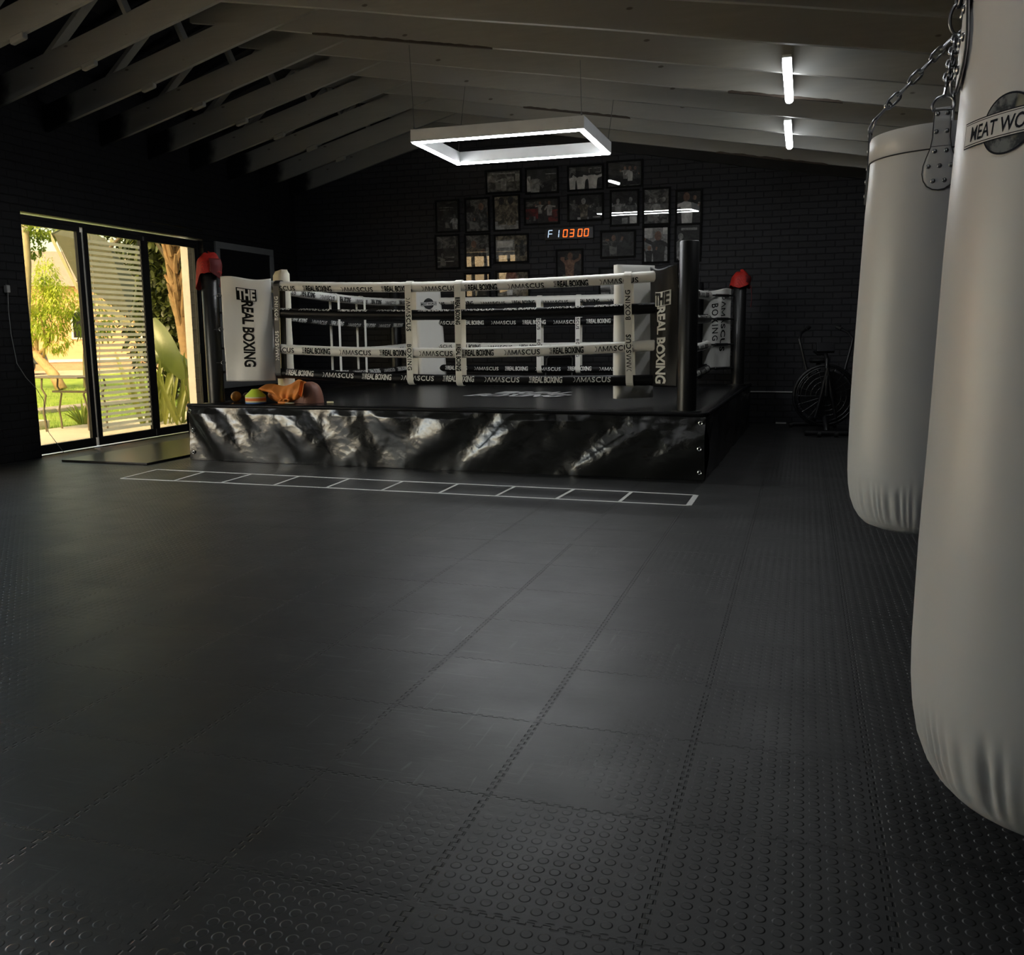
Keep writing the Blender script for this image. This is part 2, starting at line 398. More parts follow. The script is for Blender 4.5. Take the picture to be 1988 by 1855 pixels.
        if bevel:
            md = o.modifiers.new('edges', 'BEVEL'); md.width = bevel; md.segments = seg; md.limit_method = 'ANGLE'; md.angle_limit = math.radians(40)
        if sub:
            md = o.modifiers.new('smooth', 'SUBSURF'); md.levels = sub; md.render_levels = sub
        return o
def tag(o, label=None, cat=None, group=None, kind=None):
    if label: o['label'] = label
    if cat: o['category'] = cat
    if group: o['group'] = group
    if kind: o['kind'] = kind
    return o
def thing(name, label, cat, loc=(0, 0, 0), rz=0.0, group=None, rot=None):
    o = bpy.data.objects.new(name, None); COL.objects.link(o); o.location = loc
    o.rotation_euler = rot if rot else (0, 0, rz); o.empty_display_size = .1
    return tag(o, label, cat, group)
def struct(o): o['kind'] = 'structure'; return o
def dup_tree(o, parent=None):
    c = o.copy(); COL.objects.link(c)
    if parent: c.parent = parent
    for ch in list(o.children): dup_tree(ch, c)
    return c
def lerp(a, b, t): return a + (b - a) * t
def nz(x, y=0.0, z=0.0): return noise.noise(Vector((x, y, z)))

# lettering: flat triangulated glyphs; the result is laid onto a surface by a function (s along, t up) -> point
_tc = {}
def glyphs(txt, size=1.0, xs=1.0, bold=0.0, maxlen=.25, space=1.0):
    key = (txt, xs, bold, maxlen, space)
    if key not in _tc:
        cu = bpy.data.curves.new('lettering', 'FONT'); cu.body = txt; cu.size = 1.0; cu.offset = bold; cu.space_character = space
        cu.resolution_u = 3; cu.align_x = 'LEFT'
        ob = bpy.data.objects.new('lettering', cu); COL.objects.link(ob)
        dg = bpy.context.evaluated_depsgraph_get()
        me = bpy.data.meshes.new_from_object(ob.evaluated_get(dg))
        bpy.data.objects.remove(ob); bpy.data.curves.remove(cu)
        bm = bmesh.new(); bm.from_mesh(me); bpy.data.meshes.remove(me)
        bmesh.ops.remove_doubles(bm, verts=bm.verts, dist=1e-4)
        bmesh.ops.triangulate(bm, faces=bm.faces)
        for _ in range(3):
            es = [e for e in bm.edges if e.calc_length() > maxlen]
            if not es: break
            bmesh.ops.subdivide_edges(bm, edges=es, cuts=1); bmesh.ops.triangulate(bm, faces=bm.faces)
        vs = [(v.co.x * xs, v.co.y) for v in bm.verts]; bm.verts.index_update()
        fs = [tuple(v.index for v in f.verts) for f in bm.faces]; bm.free()
        x0 = min(p[0] for p in vs); x1 = max(p[0] for p in vs)
        _tc[key] = ([(p[0] - x0, p[1]) for p in vs], fs, x1 - x0)
    vs, fs, w = _tc[key]
    return [(a * size, b * size) for a, b in vs], fs, w * size
def join_glyphs(parts):
    vs = []; fs = []
    for v, f in parts:
        b = len(vs); vs += v; fs += [tuple(b + i for i in q) for q in f]
    return vs, fs
def rect2d(x0, x1, y0, y1, nx=1, ny=1):
    vs = [(lerp(x0, x1, i / nx), lerp(y0, y1, j / ny)) for j in range(ny + 1) for i in range(nx + 1)]
    fs = [(j * (nx + 1) + i, j * (nx + 1) + i + 1, (j + 1) * (nx + 1) + i + 1, (j + 1) * (nx + 1) + i) for j in range(ny) for i in range(nx)]
    return vs, fs
def word_damascus(size):        # open D without its stem, As without bars
    h = size * .70
    n = 14; R = h / 2; th = size * .075
    vs = []; fs = []
    for k in range(n + 1):
        a = -PI / 2 * .98 + PI * .98 * k / n
        for r in (R, R - th): vs.append((r * math.cos(a) * .85, R + r * math.sin(a)))
    for k in range(n): fs.append((2 * k, 2 * k + 2, 2 * k + 3, 2 * k + 1))
    p = [(vs, fs)]; x = R * .85 + size * .13
    for ch in ('A', 'M', 'A', 'S', 'C', 'U', 'S'):
        if ch == 'A':
            w = size * .60; t = size * .10; N_ = 6
            for x0, x1 in ((x, x + w / 2 - t * .45), (x + w - t, x + w / 2 - t * .55)):
                p.append(([(lerp(x0, x1, i / N_) + k * t, h * i / N_) for i in range(N_ + 1) for k in (0, 1)], [(2 * i, 2 * i + 1, 2 * i + 3, 2 * i + 2) for i in range(N_)]))
            x += w + size * .08
        elif ch == 'M':
            w = size * .74; t = size * .10; N_ = 6
            for x0, x1, z1 in ((x, x, 0), (x + w - t, x + w - t, 0), (x, x + w / 2 - t / 2, h * .12), (x + w - t, x + w / 2 - t / 2, h * .12)):
                p.append(([(lerp(x1, x0, i / N_) + k * t, lerp(z1, h, i / N_)) for i in range(N_ + 1) for k in (0, 1)], [(2 * i, 2 * i + 1, 2 * i + 3, 2 * i + 2) for i in range(N_)]))
            x += w + size * .08
        else:
            v, f, w = glyphs(ch, size, 1.05, .022); p.append(([(a + x, b) for a, b in v], f)); x += w + size * .13
    v, f = join_glyphs(p); return v, f, x
def word_real(size, box=True):  # boxed THE, then condensed heavy REAL BOXING
    v, f, w = glyphs('REAL BOXING', size, .62, .035, space=.92)
    p = [([(a + (size * .42 if box else 0), b) for a, b in v], f)]
    if box:
        b = size * .70; t = size * .06
        for r in (rect2d(0, size * .34, 0, t), rect2d(0, size * .34, b - t, b), rect2d(0, t, t, b - t), rect2d(size * .08, size * .34, b * .45, b * .56), rect2d(size * .08, size * .34, b * .2, b * .3), rect2d(size * .08, size * .34, b * .68, b * .78)): p.append(r)
    v, f = join_glyphs(p); return v, f, w + (size * .42 if box else 0)

# ------------------------------------------------------------------ room shell
XL, XR, YB, YF = -7.85, 3.2, 13.17, -4.5
def wall(name, mat, boxes):
    m = MB()
    for b in boxes: m.box(*b)
    return struct(m.build(name, mat, smooth=False))
m = MB(); m.box(XL - .25, XR + .2, YF - .2, YB + .2, -.12, 0.0)
struct(m.build('floor', M['floor'], smooth=False))
ZT = 6.5
WI = XL + .10               # inner face of the left wall; the sliding doors sit flush with its outer half
D0, D1, DT = 7.60, 10.78, 2.545
E0, E1, ET = .6, 5.6, 2.5
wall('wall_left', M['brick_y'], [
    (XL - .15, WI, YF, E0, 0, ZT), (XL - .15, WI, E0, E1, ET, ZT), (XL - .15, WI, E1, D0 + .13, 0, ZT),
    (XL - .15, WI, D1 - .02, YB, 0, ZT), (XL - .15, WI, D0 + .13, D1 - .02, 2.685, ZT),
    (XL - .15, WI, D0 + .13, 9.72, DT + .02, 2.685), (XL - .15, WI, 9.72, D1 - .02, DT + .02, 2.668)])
wall('wall_back', M['brick_x'], [(XL - .15, XR + .2, YB, YB + .2, 0, ZT)])
wall('wall_right', M['brick_y'], [(XR, XR + .2, YF, YB, 0, ZT)])
wall('wall_front', M['black_wall'], [(XL - .15, XR + .2, YF - .2, YF, 0, ZT)])
m = MB()                    # boarded roof underside, two slopes with the boards' joints as grooves
RX, RZ = -2.6, 6.0
for a, b, za, zb in ((XL - .3, RX, 4.02, RZ), (RX, XR + .3, RZ, 3.38)):
    n = 26
    for k in range(n):
        x0, x1 = lerp(a, b, k / n), lerp(a, b, (k + 1) / n); z0, z1 = lerp(za, zb, k / n), lerp(za, zb, (k + 1) / n)
        g = .004 if k % 1 == 0 else 0
        m.hexa([(x0 + g, YF - .3, z0), (x1 - g, YF - .3, z1), (x1 - g, YB + .3, z1), (x0 + g, YB + .3, z0), (x0, YF - .3, z0 + .10), (x1, YF - .3, z1 + .10), (x1, YB + .3, z1 + .10), (x0, YB + .3, z0 + .10)])
struct(m.build('ceiling', M['ceiling'], smooth=False))

# sliding doors ------------------------------------------------------
def sliding_door(name, y0, y1, panels, zt, glass_mat, film=False):
    root = thing(name, None, None, (XL, y0, 0)); struct(root)
    dx = .03
    m = MB(); H = zt
    m.box(-dx, dx, 0, y1 - y0, H - .045, H)                         # head track
    m.box(-dx, dx, 0, .05, .0, H - .045); m.box(-dx, dx, y1 - y0 - .05, y1 - y0, .0, H - .045)
    m.box(-dx, dx, .05, y1 - y0 - .05, 0, .006)
    m.build('outer_frame', M['alu'], root, bevel=.003)
    for i, (a, b) in enumerate(panels):
        a -= y0; b -= y0
        z0, z1 = .115, H - .10
        f = MB(); t = .022
        f.box(-t, t, a - .07, b + .05, .018, z0); f.box(-t, t, a - .07, b + .05, z1, H - .040)
        r_ = .05 if i == len(panels) - 1 else .07
        f.box(-t, t, a - .07, a, z0, z1); f.box(-t, t, b, b + r_, z0, z1)
        p = f.build('sliding_panel', M['alu'], root, bevel=.003)
        g = MB(); g.box(-.004, .004, a, b, z0, z1); g.build('glass_pane', glass_mat, p, smooth=False)
        if film and i == 1:
            fm = MB(); n = 36; z = z0 + .05; pitch = (z1 - .04 - z) / n
            for k in range(n): fm.box(.0055, .0062, a + .004, b - .004, z + k * pitch, z + k * pitch + pitch * .56)
            tag(fm.build('frosted_stripe_film', M['film'], p, smooth=False), 'white frosted stripes stuck on the pane')
        if film and i == 2:
            hm = MB(); hm.box(.005, .05, b - .045, b + .02, 1.05, 1.16); hm.build('pull_handle', M['alu'], p, bevel=.004)
    return root
sliding_door('door_1', D0, D1, [(7.745, 8.576), (8.74, 9.62), (9.755, 10.675)], DT, M['dimming_tint'], film=True)
sliding_door('door_2', E0, E1, [(.74, 1.60), (1.75, 2.60), (2.75, 3.55), (3.70, 4.50), (4.65, 5.46)], ET - .005, M['glass'])
m = MB(); m.tube([(XL - .07, 8.87, 2.44), (XL - .07, 8.885, 2.0), (XL - .07, 8.87, 1.6), (XL - .07, 8.90, 1.2), (XL - .07, 8.86, .85), (XL - .07, 8.87, .55)], .005, 6)
tag(m.build('pull_cord', M['strap_cream']), 'thin pale cord hanging down behind the striped middle door pane', 'cord')

# roof trusses -------------------------------------------------------
CX, CZ = -4.95, 4.168
sL, sR = .268, -.172
def zl(x): return CZ + sL * (x - CX)
def zr(x): return CZ + sR * (x - CX)
def truss(k):
    Y = 7.38 + .812 * k
    names = ['nearest to the viewer', 'second from the viewer', 'third from the viewer', 'fourth from the viewer', 'fourth from the brick back wall', 'third from the brick back wall', 'second from the brick back wall', 'against the brick back wall']
    if k >= 0: lab = 'cream painted timber roof truss of those in view, ' + names[k]
    else: lab = 'cream painted timber roof truss overhead, mostly above the frame'
    r = thing('roof_truss', lab, 'roof truss', (0, Y, 0), 0, 'timber roof trusses')
    D = .262
    def chord(x0, x1, zf, y0, y1, nm, mat):
        m = MB(); n = 24
        for i in range(n):
            a, b = lerp(x0, x1, i / n), lerp(x0, x1, (i + 1) / n)
            w = lambda x: nz(x * .9 + k * 7.3, k) * .010
            m.add([(a, y0, zf(a) + w(a)), (b, y0, zf(b) + w(b)), (b, y1, zf(b) + w(b)), (a, y1, zf(a) + w(a)), (a, y0, zf(a) + D), (b, y0, zf(b) + D), (b, y1, zf(b) + D), (a, y1, zf(a) + D)],
                  [(0, 3, 2, 1), (4, 5, 6, 7), (0, 1, 5, 4), (2, 3, 7, 6)] + ([(3, 0, 4, 7)] if i == 0 else []) + ([(1, 2, 6, 5)] if i == n - 1 else []))
        return m.build(nm, mat, r, weld=True, ang=30)
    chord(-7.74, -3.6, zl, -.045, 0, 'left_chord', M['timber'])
    last = k == 7
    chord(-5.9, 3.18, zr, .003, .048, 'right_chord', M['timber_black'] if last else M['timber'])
    if not last:
        for (xa, dxa, xb, zt_) in ((-7.22, .05, -6.02, 4.66), (-5.90, .05, -6.22, 4.68)):
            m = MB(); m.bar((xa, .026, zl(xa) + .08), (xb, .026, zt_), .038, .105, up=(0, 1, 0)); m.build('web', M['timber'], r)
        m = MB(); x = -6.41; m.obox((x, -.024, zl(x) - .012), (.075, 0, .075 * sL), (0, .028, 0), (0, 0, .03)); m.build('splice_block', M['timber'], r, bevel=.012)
        for x in (-5.55, -3.9, -1.08, -.15, .73, 1.65):
            z0 = (zr(x) + D - .02); m = MB(); m.box(x - .045, x + .045, .01, .045, z0, z0 + .42 + (.5 if x < -3 else 0)); m.build('strut', M['timber'], r)
        m = MB(); m.bar((-5.1, .026, zr(-5.1) + .12), (-4.55, .026, 5.2), .036, .10, up=(0, 1, 0)); m.build('web', M['timber'], r)
    m = MB(); m.bar((-7.74, -.02, 4.02), (RX, -.02, RZ - .12), .045, .15, up=(0, 1, 0)); m.bar((RX, -.02, RZ - .09), (3.18, -.02, 3.31), .045, .15, up=(0, 1, 0))
    m.build('top_chord', M['timber_black'], r)
    if k in (1, 2, 4, 6):      # ragged dark edge along part of the underside
        x0, x1 = {1: (-4.55, -2.75), 2: (-.75, .25), 4: (-3.2, -1.95), 6: (-1.15, .2)}[k]
        def pe(u, v):
            x = lerp(x0, x1, u); h = (.006 + .016 * abs(nz(x * 3.1, k)) + .006 * nz(x * 14, k)) * min(1, u * 25, (1 - u) * 25)
            return [(x, .0018, zr(x) + max(0, h)), (x, .0018, zr(x) - .013), (x, .030, zr(x) - .0135)][v]
        m = MB(); n = 120; m.add([pe(i / n, j) for i in range(n + 1) for j in range(3)], [(3 * i + j, 3 * i + j + 1, 3 * i + 4 + j, 3 * i + 3 + j) for i in range(n) for j in range(2)])
        m.build('peeled_edge', M['stain'], r, smooth=False)
    return r
for k in range(-2, 8): truss(k)

# ------------------------------------------------------------------ boxing ring
RA = -0.02136; RO = Vector((-6.017, 7.96, 0)); RL, RW, RH = 5.245, 4.77, .577
def r2w(x, y, z=0.0): c, s = math.cos(RA), math.sin(RA); return Vector((RO.x + c * x - s * y, RO.y + s * x + c * y, z))
def w2r(x, y, z=0.0):
    c, s = math.cos(RA), math.sin(RA); dx, dy = x - RO.x, y - RO.y; return Vector((c * dx + s * dy, -s * dx + c * dy, z))
ring = thing('boxing_ring', 'black boxing ring on a raised platform, roped and skirted in black tarpaulin', 'boxing ring', RO, RA)
m = MB(); m.box(.03, RL - .03, .05, RW - .03, .0, RH - .035); m.build('platform', M['board_black'], ring)
def canvas_pt(u, v):
    x, y = u * RL, v * RW
    z = RH + .0025 * nz(x * 1.7, y * 2.2, 3) + .0015 * nz(x * 6, y * 5, 9)
    if u in (0, 1) or v in (0, 1): z -= .03
    return (x, y, z)
m = MB(); m.grid(canvas_pt, 90, 80); m.build('canvas', M['canvas'], ring, ang=60)
# print on the canvas: two rows, read from the front
cv = MB()
for txt, x0, x1, y0, y1 in (('BOXING', 2.36, 3.44, 1.70, 2.10), ('REAL', 2.72, 3.40, 2.16, 2.56)):
    v, f, w = glyphs(txt, 1.0, .62, .035, space=.95); hh = max(b for a, b in v)
    cv.add([(lerp(x0, x1, a / w) + b / hh * .10, lerp(y0, y1, b / hh), RH + .0065) for a, b in v], f)
v, f = rect2d(2.46, 2.66, 2.18, 2.56); cv.add([(a + .1, b, RH + .0062) for a, b in v], f)
cv.build('canvas_print', simple('grey_print', (.30, .30, .30), .5), ring, smooth=False)

# skirt: tarpaulin hung from the platform edge, swagged in diagonal folds
def fold(x, z):
    d = 1 - z / RH                       # 0 at the top edge, 1 at the floor
    amp = (.25 + .75 * math.sin(PI * min(1, d * .85 + .12))) * min(1, d * 6 + .12)
    b = 1 / (1 + math.exp(-(x - 2.7) * 2.2))
    left = math.sin(2 * PI * (x * .92 - d * .62 + .35 * math.sin(x * 1.3) + .05)) * .6 + .4 * math.sin(2 * PI * (x * 1.9 - d * .9 + .4 * d * d))
    right = math.sin(2 * PI * (x * .78 + d * .62 + .30 * math.sin(x * 1.7 + 1))) * .65 + .35 * math.sin(2 * PI * (x * 1.7 + d * 1.1))
    s = lerp(left, right, b)
    s = math.copysign(abs(s) ** .8, s)
    rg = lambda q_: 1 - 2 * abs(q_)
    fine = nz(x * 7, z * 7, 4) * .45 + rg(nz(x * 9 + z * 5, z * 12 - x * 3, 8)) * .13 + rg(nz(x * 24, z * 22, 2)) * .05
    hem = max(0, (d - .88) / .12); pinch = nz(x * 11, 2.0) * hem * .012 * (.4 + abs(nz(x * 1.3, 9)) * 2)
    topw = max(0, (.10 - d) / .10); ruck = math.sin(x * 30 + 3 * nz(x * 2, 5)) * .006 * (1 - topw) * max(0, (.3 - d) / .3)
    return -(.012 + amp * (.040 + .040 * s + .016 * fine) + pinch + ruck)
def skirt(name, L, fn, nu=620, nv=76, eye=(), thick=True):
    m = MB(); m.grid(fn, nu, nv)
    return m.build(name, M['skirt'], ring, ang=180)
sag = lambda x: .004 + .004 * nz(x * 2, 7)
front = skirt('skirt', RL, lambda u, v: (lerp(.0, RL + .01, u), fold(u * RL, lerp(sag(u * RL), RH - .012, v)), lerp(sag(u * RL), RH - .012, v)))
right = skirt('skirt', RW, lambda u, v: (RL + .5 * abs(fold(u * RW + 11, lerp(.005, RH - .02, v))), lerp(.0, RW, u), lerp(.005, RH - .02, v)), 150, 24)
left = skirt('skirt', RW, lambda u, v: (-.5 * abs(fold(u * RW + 23, lerp(.005, RH - .02, v))), lerp(.0, RW, u), lerp(.005, RH - .02, v)), 110, 20)
back = skirt('skirt', RL, lambda u, v: (lerp(.0, RL, u), RW, lerp(.005, RH - .02, v)), 40, 6)
m = MB(); n = 90                          # rolled canvas hem along the platform edge
m.tube([(lerp(-.005, RL + .015, i / n), -.014 + .006 * nz(i * .3), RH - .010 + .003 * nz(i * .2, 4)) for i in range(n + 1)], .021, 8)
m.build('canvas_hem', M['black_vinyl'], ring, ang=180)
m = MB(); m.tube([(RL + .012, lerp(0, RW, i / n), RH - .010 + .003 * nz(i * .2, 14)) for i in range(n + 1)], .021, 8); m.build('canvas_hem', M['black_vinyl'], ring, ang=180)
for x, zs in ((.045, (.515, .315, .085)), (RL - .03, (.50, .285, .075)), ):
    for z in zs:
        y = fold(x, z) - .010
        m = MB(); m.torus((x, y, z), .0145, .0055, (0, 1, 0), 20, 8, 0)
        m.add([(x + .0125 * math.cos(2 * PI * k / 14), y, z + .0125 * math.sin(2 * PI * k / 14)) for k in range(14)], [tuple(range(14))], 1)
        m.build('eyelet', [M['eyelet'], M['hole']], front)

# posts
P = {'FL': (.255, .115), 'FR': (5.07, .115), 'BR': (5.11, 4.50), 'BL': (.18, 4.50)}
TOP = {'FL': 1.99, 'FR': 2.02, 'BR': 1.93, 'BL': 2.02}
for k, (x, y) in P.items():
    m = MB(); R = .083
    m.lathe([(R + .045, 0), (R + .045, .012), (R, .016), (R, TOP[k] - RH - .01), (R - .01, TOP[k] - RH), (0, TOP[k] - RH)], (x, y, RH), 32)
    p = m.build('post', M['post'], ring, ang=50)
# inner ropes' rectangle
RX0, RX1, RY0, RY1 = .70, 4.76, .31, 4.10
ZS = ((1.775, 1.712, 1.748), (1.505, 1.447, 1.475), (1.145, 1.088, 1.150), (.900, .832, .842))
ZB = (1.725, 1.430, 1.105, .800)
RR = .049
def rope(side, idx):
    white = idx in (0, 2)
    m = MB(); n = 70
    if side == 'front':
        qa, qb, qc = ZS[idx]; q = lambda t: (1 - t) * (1 - 2 * t) * qa + 4 * t * (1 - t) * qb + t * (2 * t - 1) * qc
        ctr = lambda t: Vector((lerp(RX0, RX1, t), RY0, q(t))); out = Vector((0, -1, 0)); L = RX1 - RX0
    elif side == 'back':
        q = lambda t: ZB[idx] + .02 * (2 * t - 1) ** 2 - .008
        ctr = lambda t: Vector((lerp(RX0 - .1, RX1, t), RY1, q(t))); out = Vector((0, -1, 0)); L = RX1 - RX0
    elif side == 'left':
        q = lambda t: lerp(ZS[idx][0], ZB[idx], t) - .05 * 4 * t * (1 - t)
        ctr = lambda t: Vector((lerp(RX0, RX0 - .1, t), lerp(RY0, RY1, t), q(t))); out = Vector((1, 0, 0)); L = RY1 - RY0
    else:
        q = lambda t: lerp(ZS[idx][2], ZB[idx], t) - .04 * 4 * t * (1 - t)
        ctr = lambda t: Vector((RX1, lerp(RY0, RY1, t), q(t))); out = Vector((1, 0, 0)); L = RY1 - RY0
    up = Vector((0, 0, 1)); sd = idx * 17 + len(side) * 5
    def wr(t, a): return 1 + .05 * nz(t * L * 14 + math.sin(a) * 1.2, math.cos(a) * 1.5, sd) + .03 * nz(t * L * 40, a * 2, sd)
    N = 14; NT = 150; vs = []
    for i in range(NT + 1):
        t = i / NT; c = ctr(t)
        for k in range(N):
            a = 2 * PI * k / N; vs.append(c + (out * math.cos(a) + up * math.sin(a)) * RR * wr(t, a))
    fs = [(i * N + k, i * N + (k + 1) % N, (i + 1) * N + (k + 1) % N, (i + 1) * N + k) for i in range(NT) for k in range(N)]
    fs += [tuple(range(N)), tuple(NT * N + k for k in range(N))]
    m.add(vs, fs, 0)
    phi = {'front': (-.42, 1.25, -.05, .30), 'back': (-.75, -.05, -.1, .1), 'left': (-.2, -.5, -.2, .4), 'right': (0, 1, 0, .3)}[side][idx]
    s = {'front': (.10, .05, .06, .30), 'back': (.2, .35, .30, .10), 'left': (.3, .1, .5, .2), 'right': (.1, .3, .1, .3)}[side][idx]
    turn = idx % 2 if side == 'front' else 0
    while s < L - .45:
        if turn == 0: v, f, w = word_damascus(.066)
        else: v, f, w = word_real(.078)
        if s + w > L - .1: break
        ph = phi + .12 * nz(s * 2, sd)
        pts = []
        for a, b in v:
            t = (s + a) / L; an = ph + (b - .026) / RR
            pts.append(ctr(t) + (out * math.cos(an) + up * math.sin(an)) * (RR * max(1.0, wr(t, an)) + .0022))
        m.add(pts, f, 1)
        s += w + (.085 if turn == 0 else .105); turn = 1 - turn
    col = 'white' if white else 'black'
    o = m.build('rope', [M['white_vinyl'] if white else M['black_vinyl'], M['ink_black'] if white else M['ink_white']], ring, ang=60)
    o['label'] = '%s padded rope with repeated %s lettering' % (col, 'black' if white else 'white')
    return ctr
CT = {}
for sd_ in ('front', 'back', 'left', 'right'):
    for i in range(4): CT[sd_, i] = rope(sd_, i)

# webbing spacers looped over the ropes
def spacer(side, t, txt=None, mat='strap_white', ink='ink_black', down=True, w=.066, tilt=0.0, size=.056, label=None):
    top = CT[side, 0](t) + Vector((0, 0, RR + .006)); bot = CT[side, 3](t) - Vector((0, 0, RR + .006))
    ax = Vector((1, 0, 0)) if side in ('front', 'back') else Vector((0, 1, 0))
    out = Vector((0, -1, 0)) if side in ('front', 'back') else Vector((1, 0, 0))
    g = RR + .008; pts = []
    zt, zb = top.z, bot.z; c0 = CT[side, 0](t)
    prof = []
    for k in range(9):
        a = PI * k / 8; prof.append((g * math.cos(a), zt - g + g * math.sin(a)))
    for k in range(9):
        a = PI + PI * k / 8; prof.append((g * math.cos(a), zb + g + g * math.sin(a)))
    vs = []
    for o_, z in prof:
        sh = tilt * (z - zt)
        for sgn in (-1, 1): vs.append(Vector((c0.x, c0.y, 0)) + ax * (sgn * w / 2 + sh) + out * o_ + Vector((0, 0, z)))
    n = len(prof); fs = [(2 * i, 2 * i + 1, 2 * ((i + 1) % n) + 1, 2 * ((i + 1) % n)) for i in range(n)]
    m = MB(); m.add(vs, fs, 0)
    if side in ('front', 'back') and txt:
        items = []; s = 0
        for word in txt:
            if word == 'D': v, f, wd = word_damascus(size)
            elif word == 'R': v, f, wd = word_real(size * 1.0)
            elif word == 'B': v, f, wd = glyphs('BOXING', size, 1.0, .012, space=1.18)
            else: v, f, wd = [], [], word
            items.append((v, f, s)); s += wd
        z0 = zt - .16; Lz = (zt - zb) - .3; sc = min(1.0, Lz / s)
        for v, f, s0 in items:
            if not v: continue
            pts = []
            for a, b in v:
                q = (s0 + a) * sc; bb = b - size * .35
                if down: z = z0 - q; x = bb
                else: z = z0 - s * sc + q; x = -bb
                pts.append(Vector((c0.x, c0.y, 0)) + ax * (x + tilt * (z - zt)) + out * (g + .003) + Vector((0, 0, z)))
            m.add(pts, f, 1)
    o = m.build('rope_spacer', [M[mat], M[ink]], ring, solid=.003, smooth=False)
    if label: o['label'] = label
    return o
fx = lambda X: (w2r(X, 8.19).x - RX0) / (RX1 - RX0)
spacer('front', fx(-5.07), ['D', .10, 'B'], 'strap_black', 'ink_white', False, tilt=.03, label='black webbing strap with white lettering')
spacer('front', fx(-3.62), ['D', .12, 'B'], size=.062); spacer('front', fx(-3.11), ['R', .18, 'R'], size=.062)
spacer('front', fx(-1.50), ['D', .12, 'B'], 'strap_white', 'ink_black', False, tilt=-.03, size=.062)
for X in (-3.40, -2.86): spacer('back', (w2r(X, 12.05).x - RX0 + .1) / (RX1 - RX0 + .1), ['D', .12, 'B'])
for t in (.42, .60): spacer('left', t, w=.05)
for t in (.42, .60): spacer('right', t, w=.05)

# corner pads and turnbuckles
def pad(key, wx, wy, ang, z0=.68, z1=1.88, mat='white_vinyl', tilt=0.0, logo=False, w=.40, label=None):
    c = w2r(wx, wy); m = MB()
    n = 7; th = .115; H = z1 - z0
    def surf(u, v, s):
        x = (u - .5) * w; z = (v - .5) * H
        e = min(1, min(u, 1 - u) * 12, min(v, 1 - v) * 24)
        y = s * (th / 2 * (.55 + .45 * math.sqrt(max(0, 1 - (1 - e) ** 2))) + .006 * nz(u * 3 + wx, v * 6, s))
        return (x, y, z)
    m.grid(lambda u, v: surf(u, v, -1), 16, 30); m.grid(lambda u, v: surf(1 - u, v, 1), 16, 30)
    b = 16 * 30; idx = lambda i, j, o: o + j * 16 + i
    for j in range(29):
        m.f.append([idx(0, j, 0), idx(0, j + 1, 0), idx(15, j + 1, b), idx(15, j, b)]); m.mi.append(0)
        m.f.append([idx(15, j, 0), idx(15, j + 1, 0), idx(0, j + 1, b), idx(0, j, b)]); m.mi.append(0)
    for i in range(15):
        m.f.append([idx(i, 0, 0), idx(i + 1, 0, 0), idx(14 - i, 0, b), idx(15 - i, 0, b)]); m.mi.append(0)
        m.f.append([idx(i, 29, 0), idx(i + 1, 29, 0), idx(14 - i, 29, b), idx(15 - i, 29, b)]); m.mi.append(0)
    o = m.build('corner_pad', M[mat], ring, loc=(c.x, c.y, (z0 + z1) / 2), ang=50)
    o.rotation_euler = (0, 0, 0)
    o.matrix_basis = Matrix.Translation((c.x, c.y, (z0 + z1) / 2)) @ Matrix.Rotation(ang, 4, 'Z') @ Matrix.Rotation(tilt, 4, 'Y')
    if label: o['label'] = label
    if logo:
        lg = MB(); y = -.068; zc = H / 2 - .19
        lg.add([(.075 * math.cos(2 * PI * k / 32), y, zc + .075 * math.sin(2 * PI * k / 32)) for k in range(32)], [tuple(range(32))], 0)
        v, f = rect2d(-.115, .115, -.026, .026); lg.add([(a, y - .002, zc + b) for a, b in v], f, 0)
        v, f = rect2d(-.111, .111, -.022, .022); lg.add([(a, y - .004, zc + b) for a, b in v], f, 1)
        v, f, wd = glyphs('MEAT WORLD', .040, .85, .03); lg.add([(a - wd / 2, y - .006, zc + b - .014) for a, b in v], f, 0)
        for k in range(-2, 3):
            if k: v, f = rect2d(-.05, .05, k * .022 + (.012 if k > 0 else -.012), k * .022 + (.016 if k > 0 else -.008)); lg.add([(a, y - .002, zc + b) for a, b in v], f, 2)
        lg.build('printed_logo', [M['ink_black'], M['ink_white'], M['frame_grey']], o, smooth=False)
    return o
q = PI / 4
pad('FL', -5.17, 8.46, -q + RA, mat='cream_vinyl', label='cream corner pad seen nearly edge on', z0=.70, z1=1.93, w=.34)
pad('BL', -4.99, 11.95, q + RA, tilt=math.radians(-3.5), logo=True, label='white corner pad with a printed globe logo')
pad('FR', -1.50, 8.47, q + RA + PI, label='white corner pad seen from behind', z0=.66, z1=1.87)
pad('BR', -1.38, 11.95, -q + RA, mat='black_vinyl', label='black corner pad')
for key, sx, sy in (('FL', 1, 1), ('FR', -1, 1), ('BR', -1, -1), ('BL', 1, -1)):
    px, py = P[key]
    cx_, cy_ = (RX0 if sx > 0 else RX1), (RY0 if sy > 0 else RY1)
    if key == 'BL': cx_ -= .1
    for i in range(4):
        z = {'FL': ZS[i][0], 'FR': ZS[i][2]}.get(key, ZB[i])
        m = MB(); a = Vector((px + sx * .06, py + sy * .06, z)); b = Vector((cx_ - sx * .02, cy_ - sy * .02, z))
        m.cyl(a, lerp(a, b, .3), .012, 10); m.cyl(lerp(a, b, .25), lerp(a, b, .75), .019, 10); m.cyl(lerp(a, b, .7), b, .012, 10)
        m.torus(b, .022, .007, (0, 0, 1), 14, 6)
        m.build('turnbuckle', M['dark_steel'], ring)

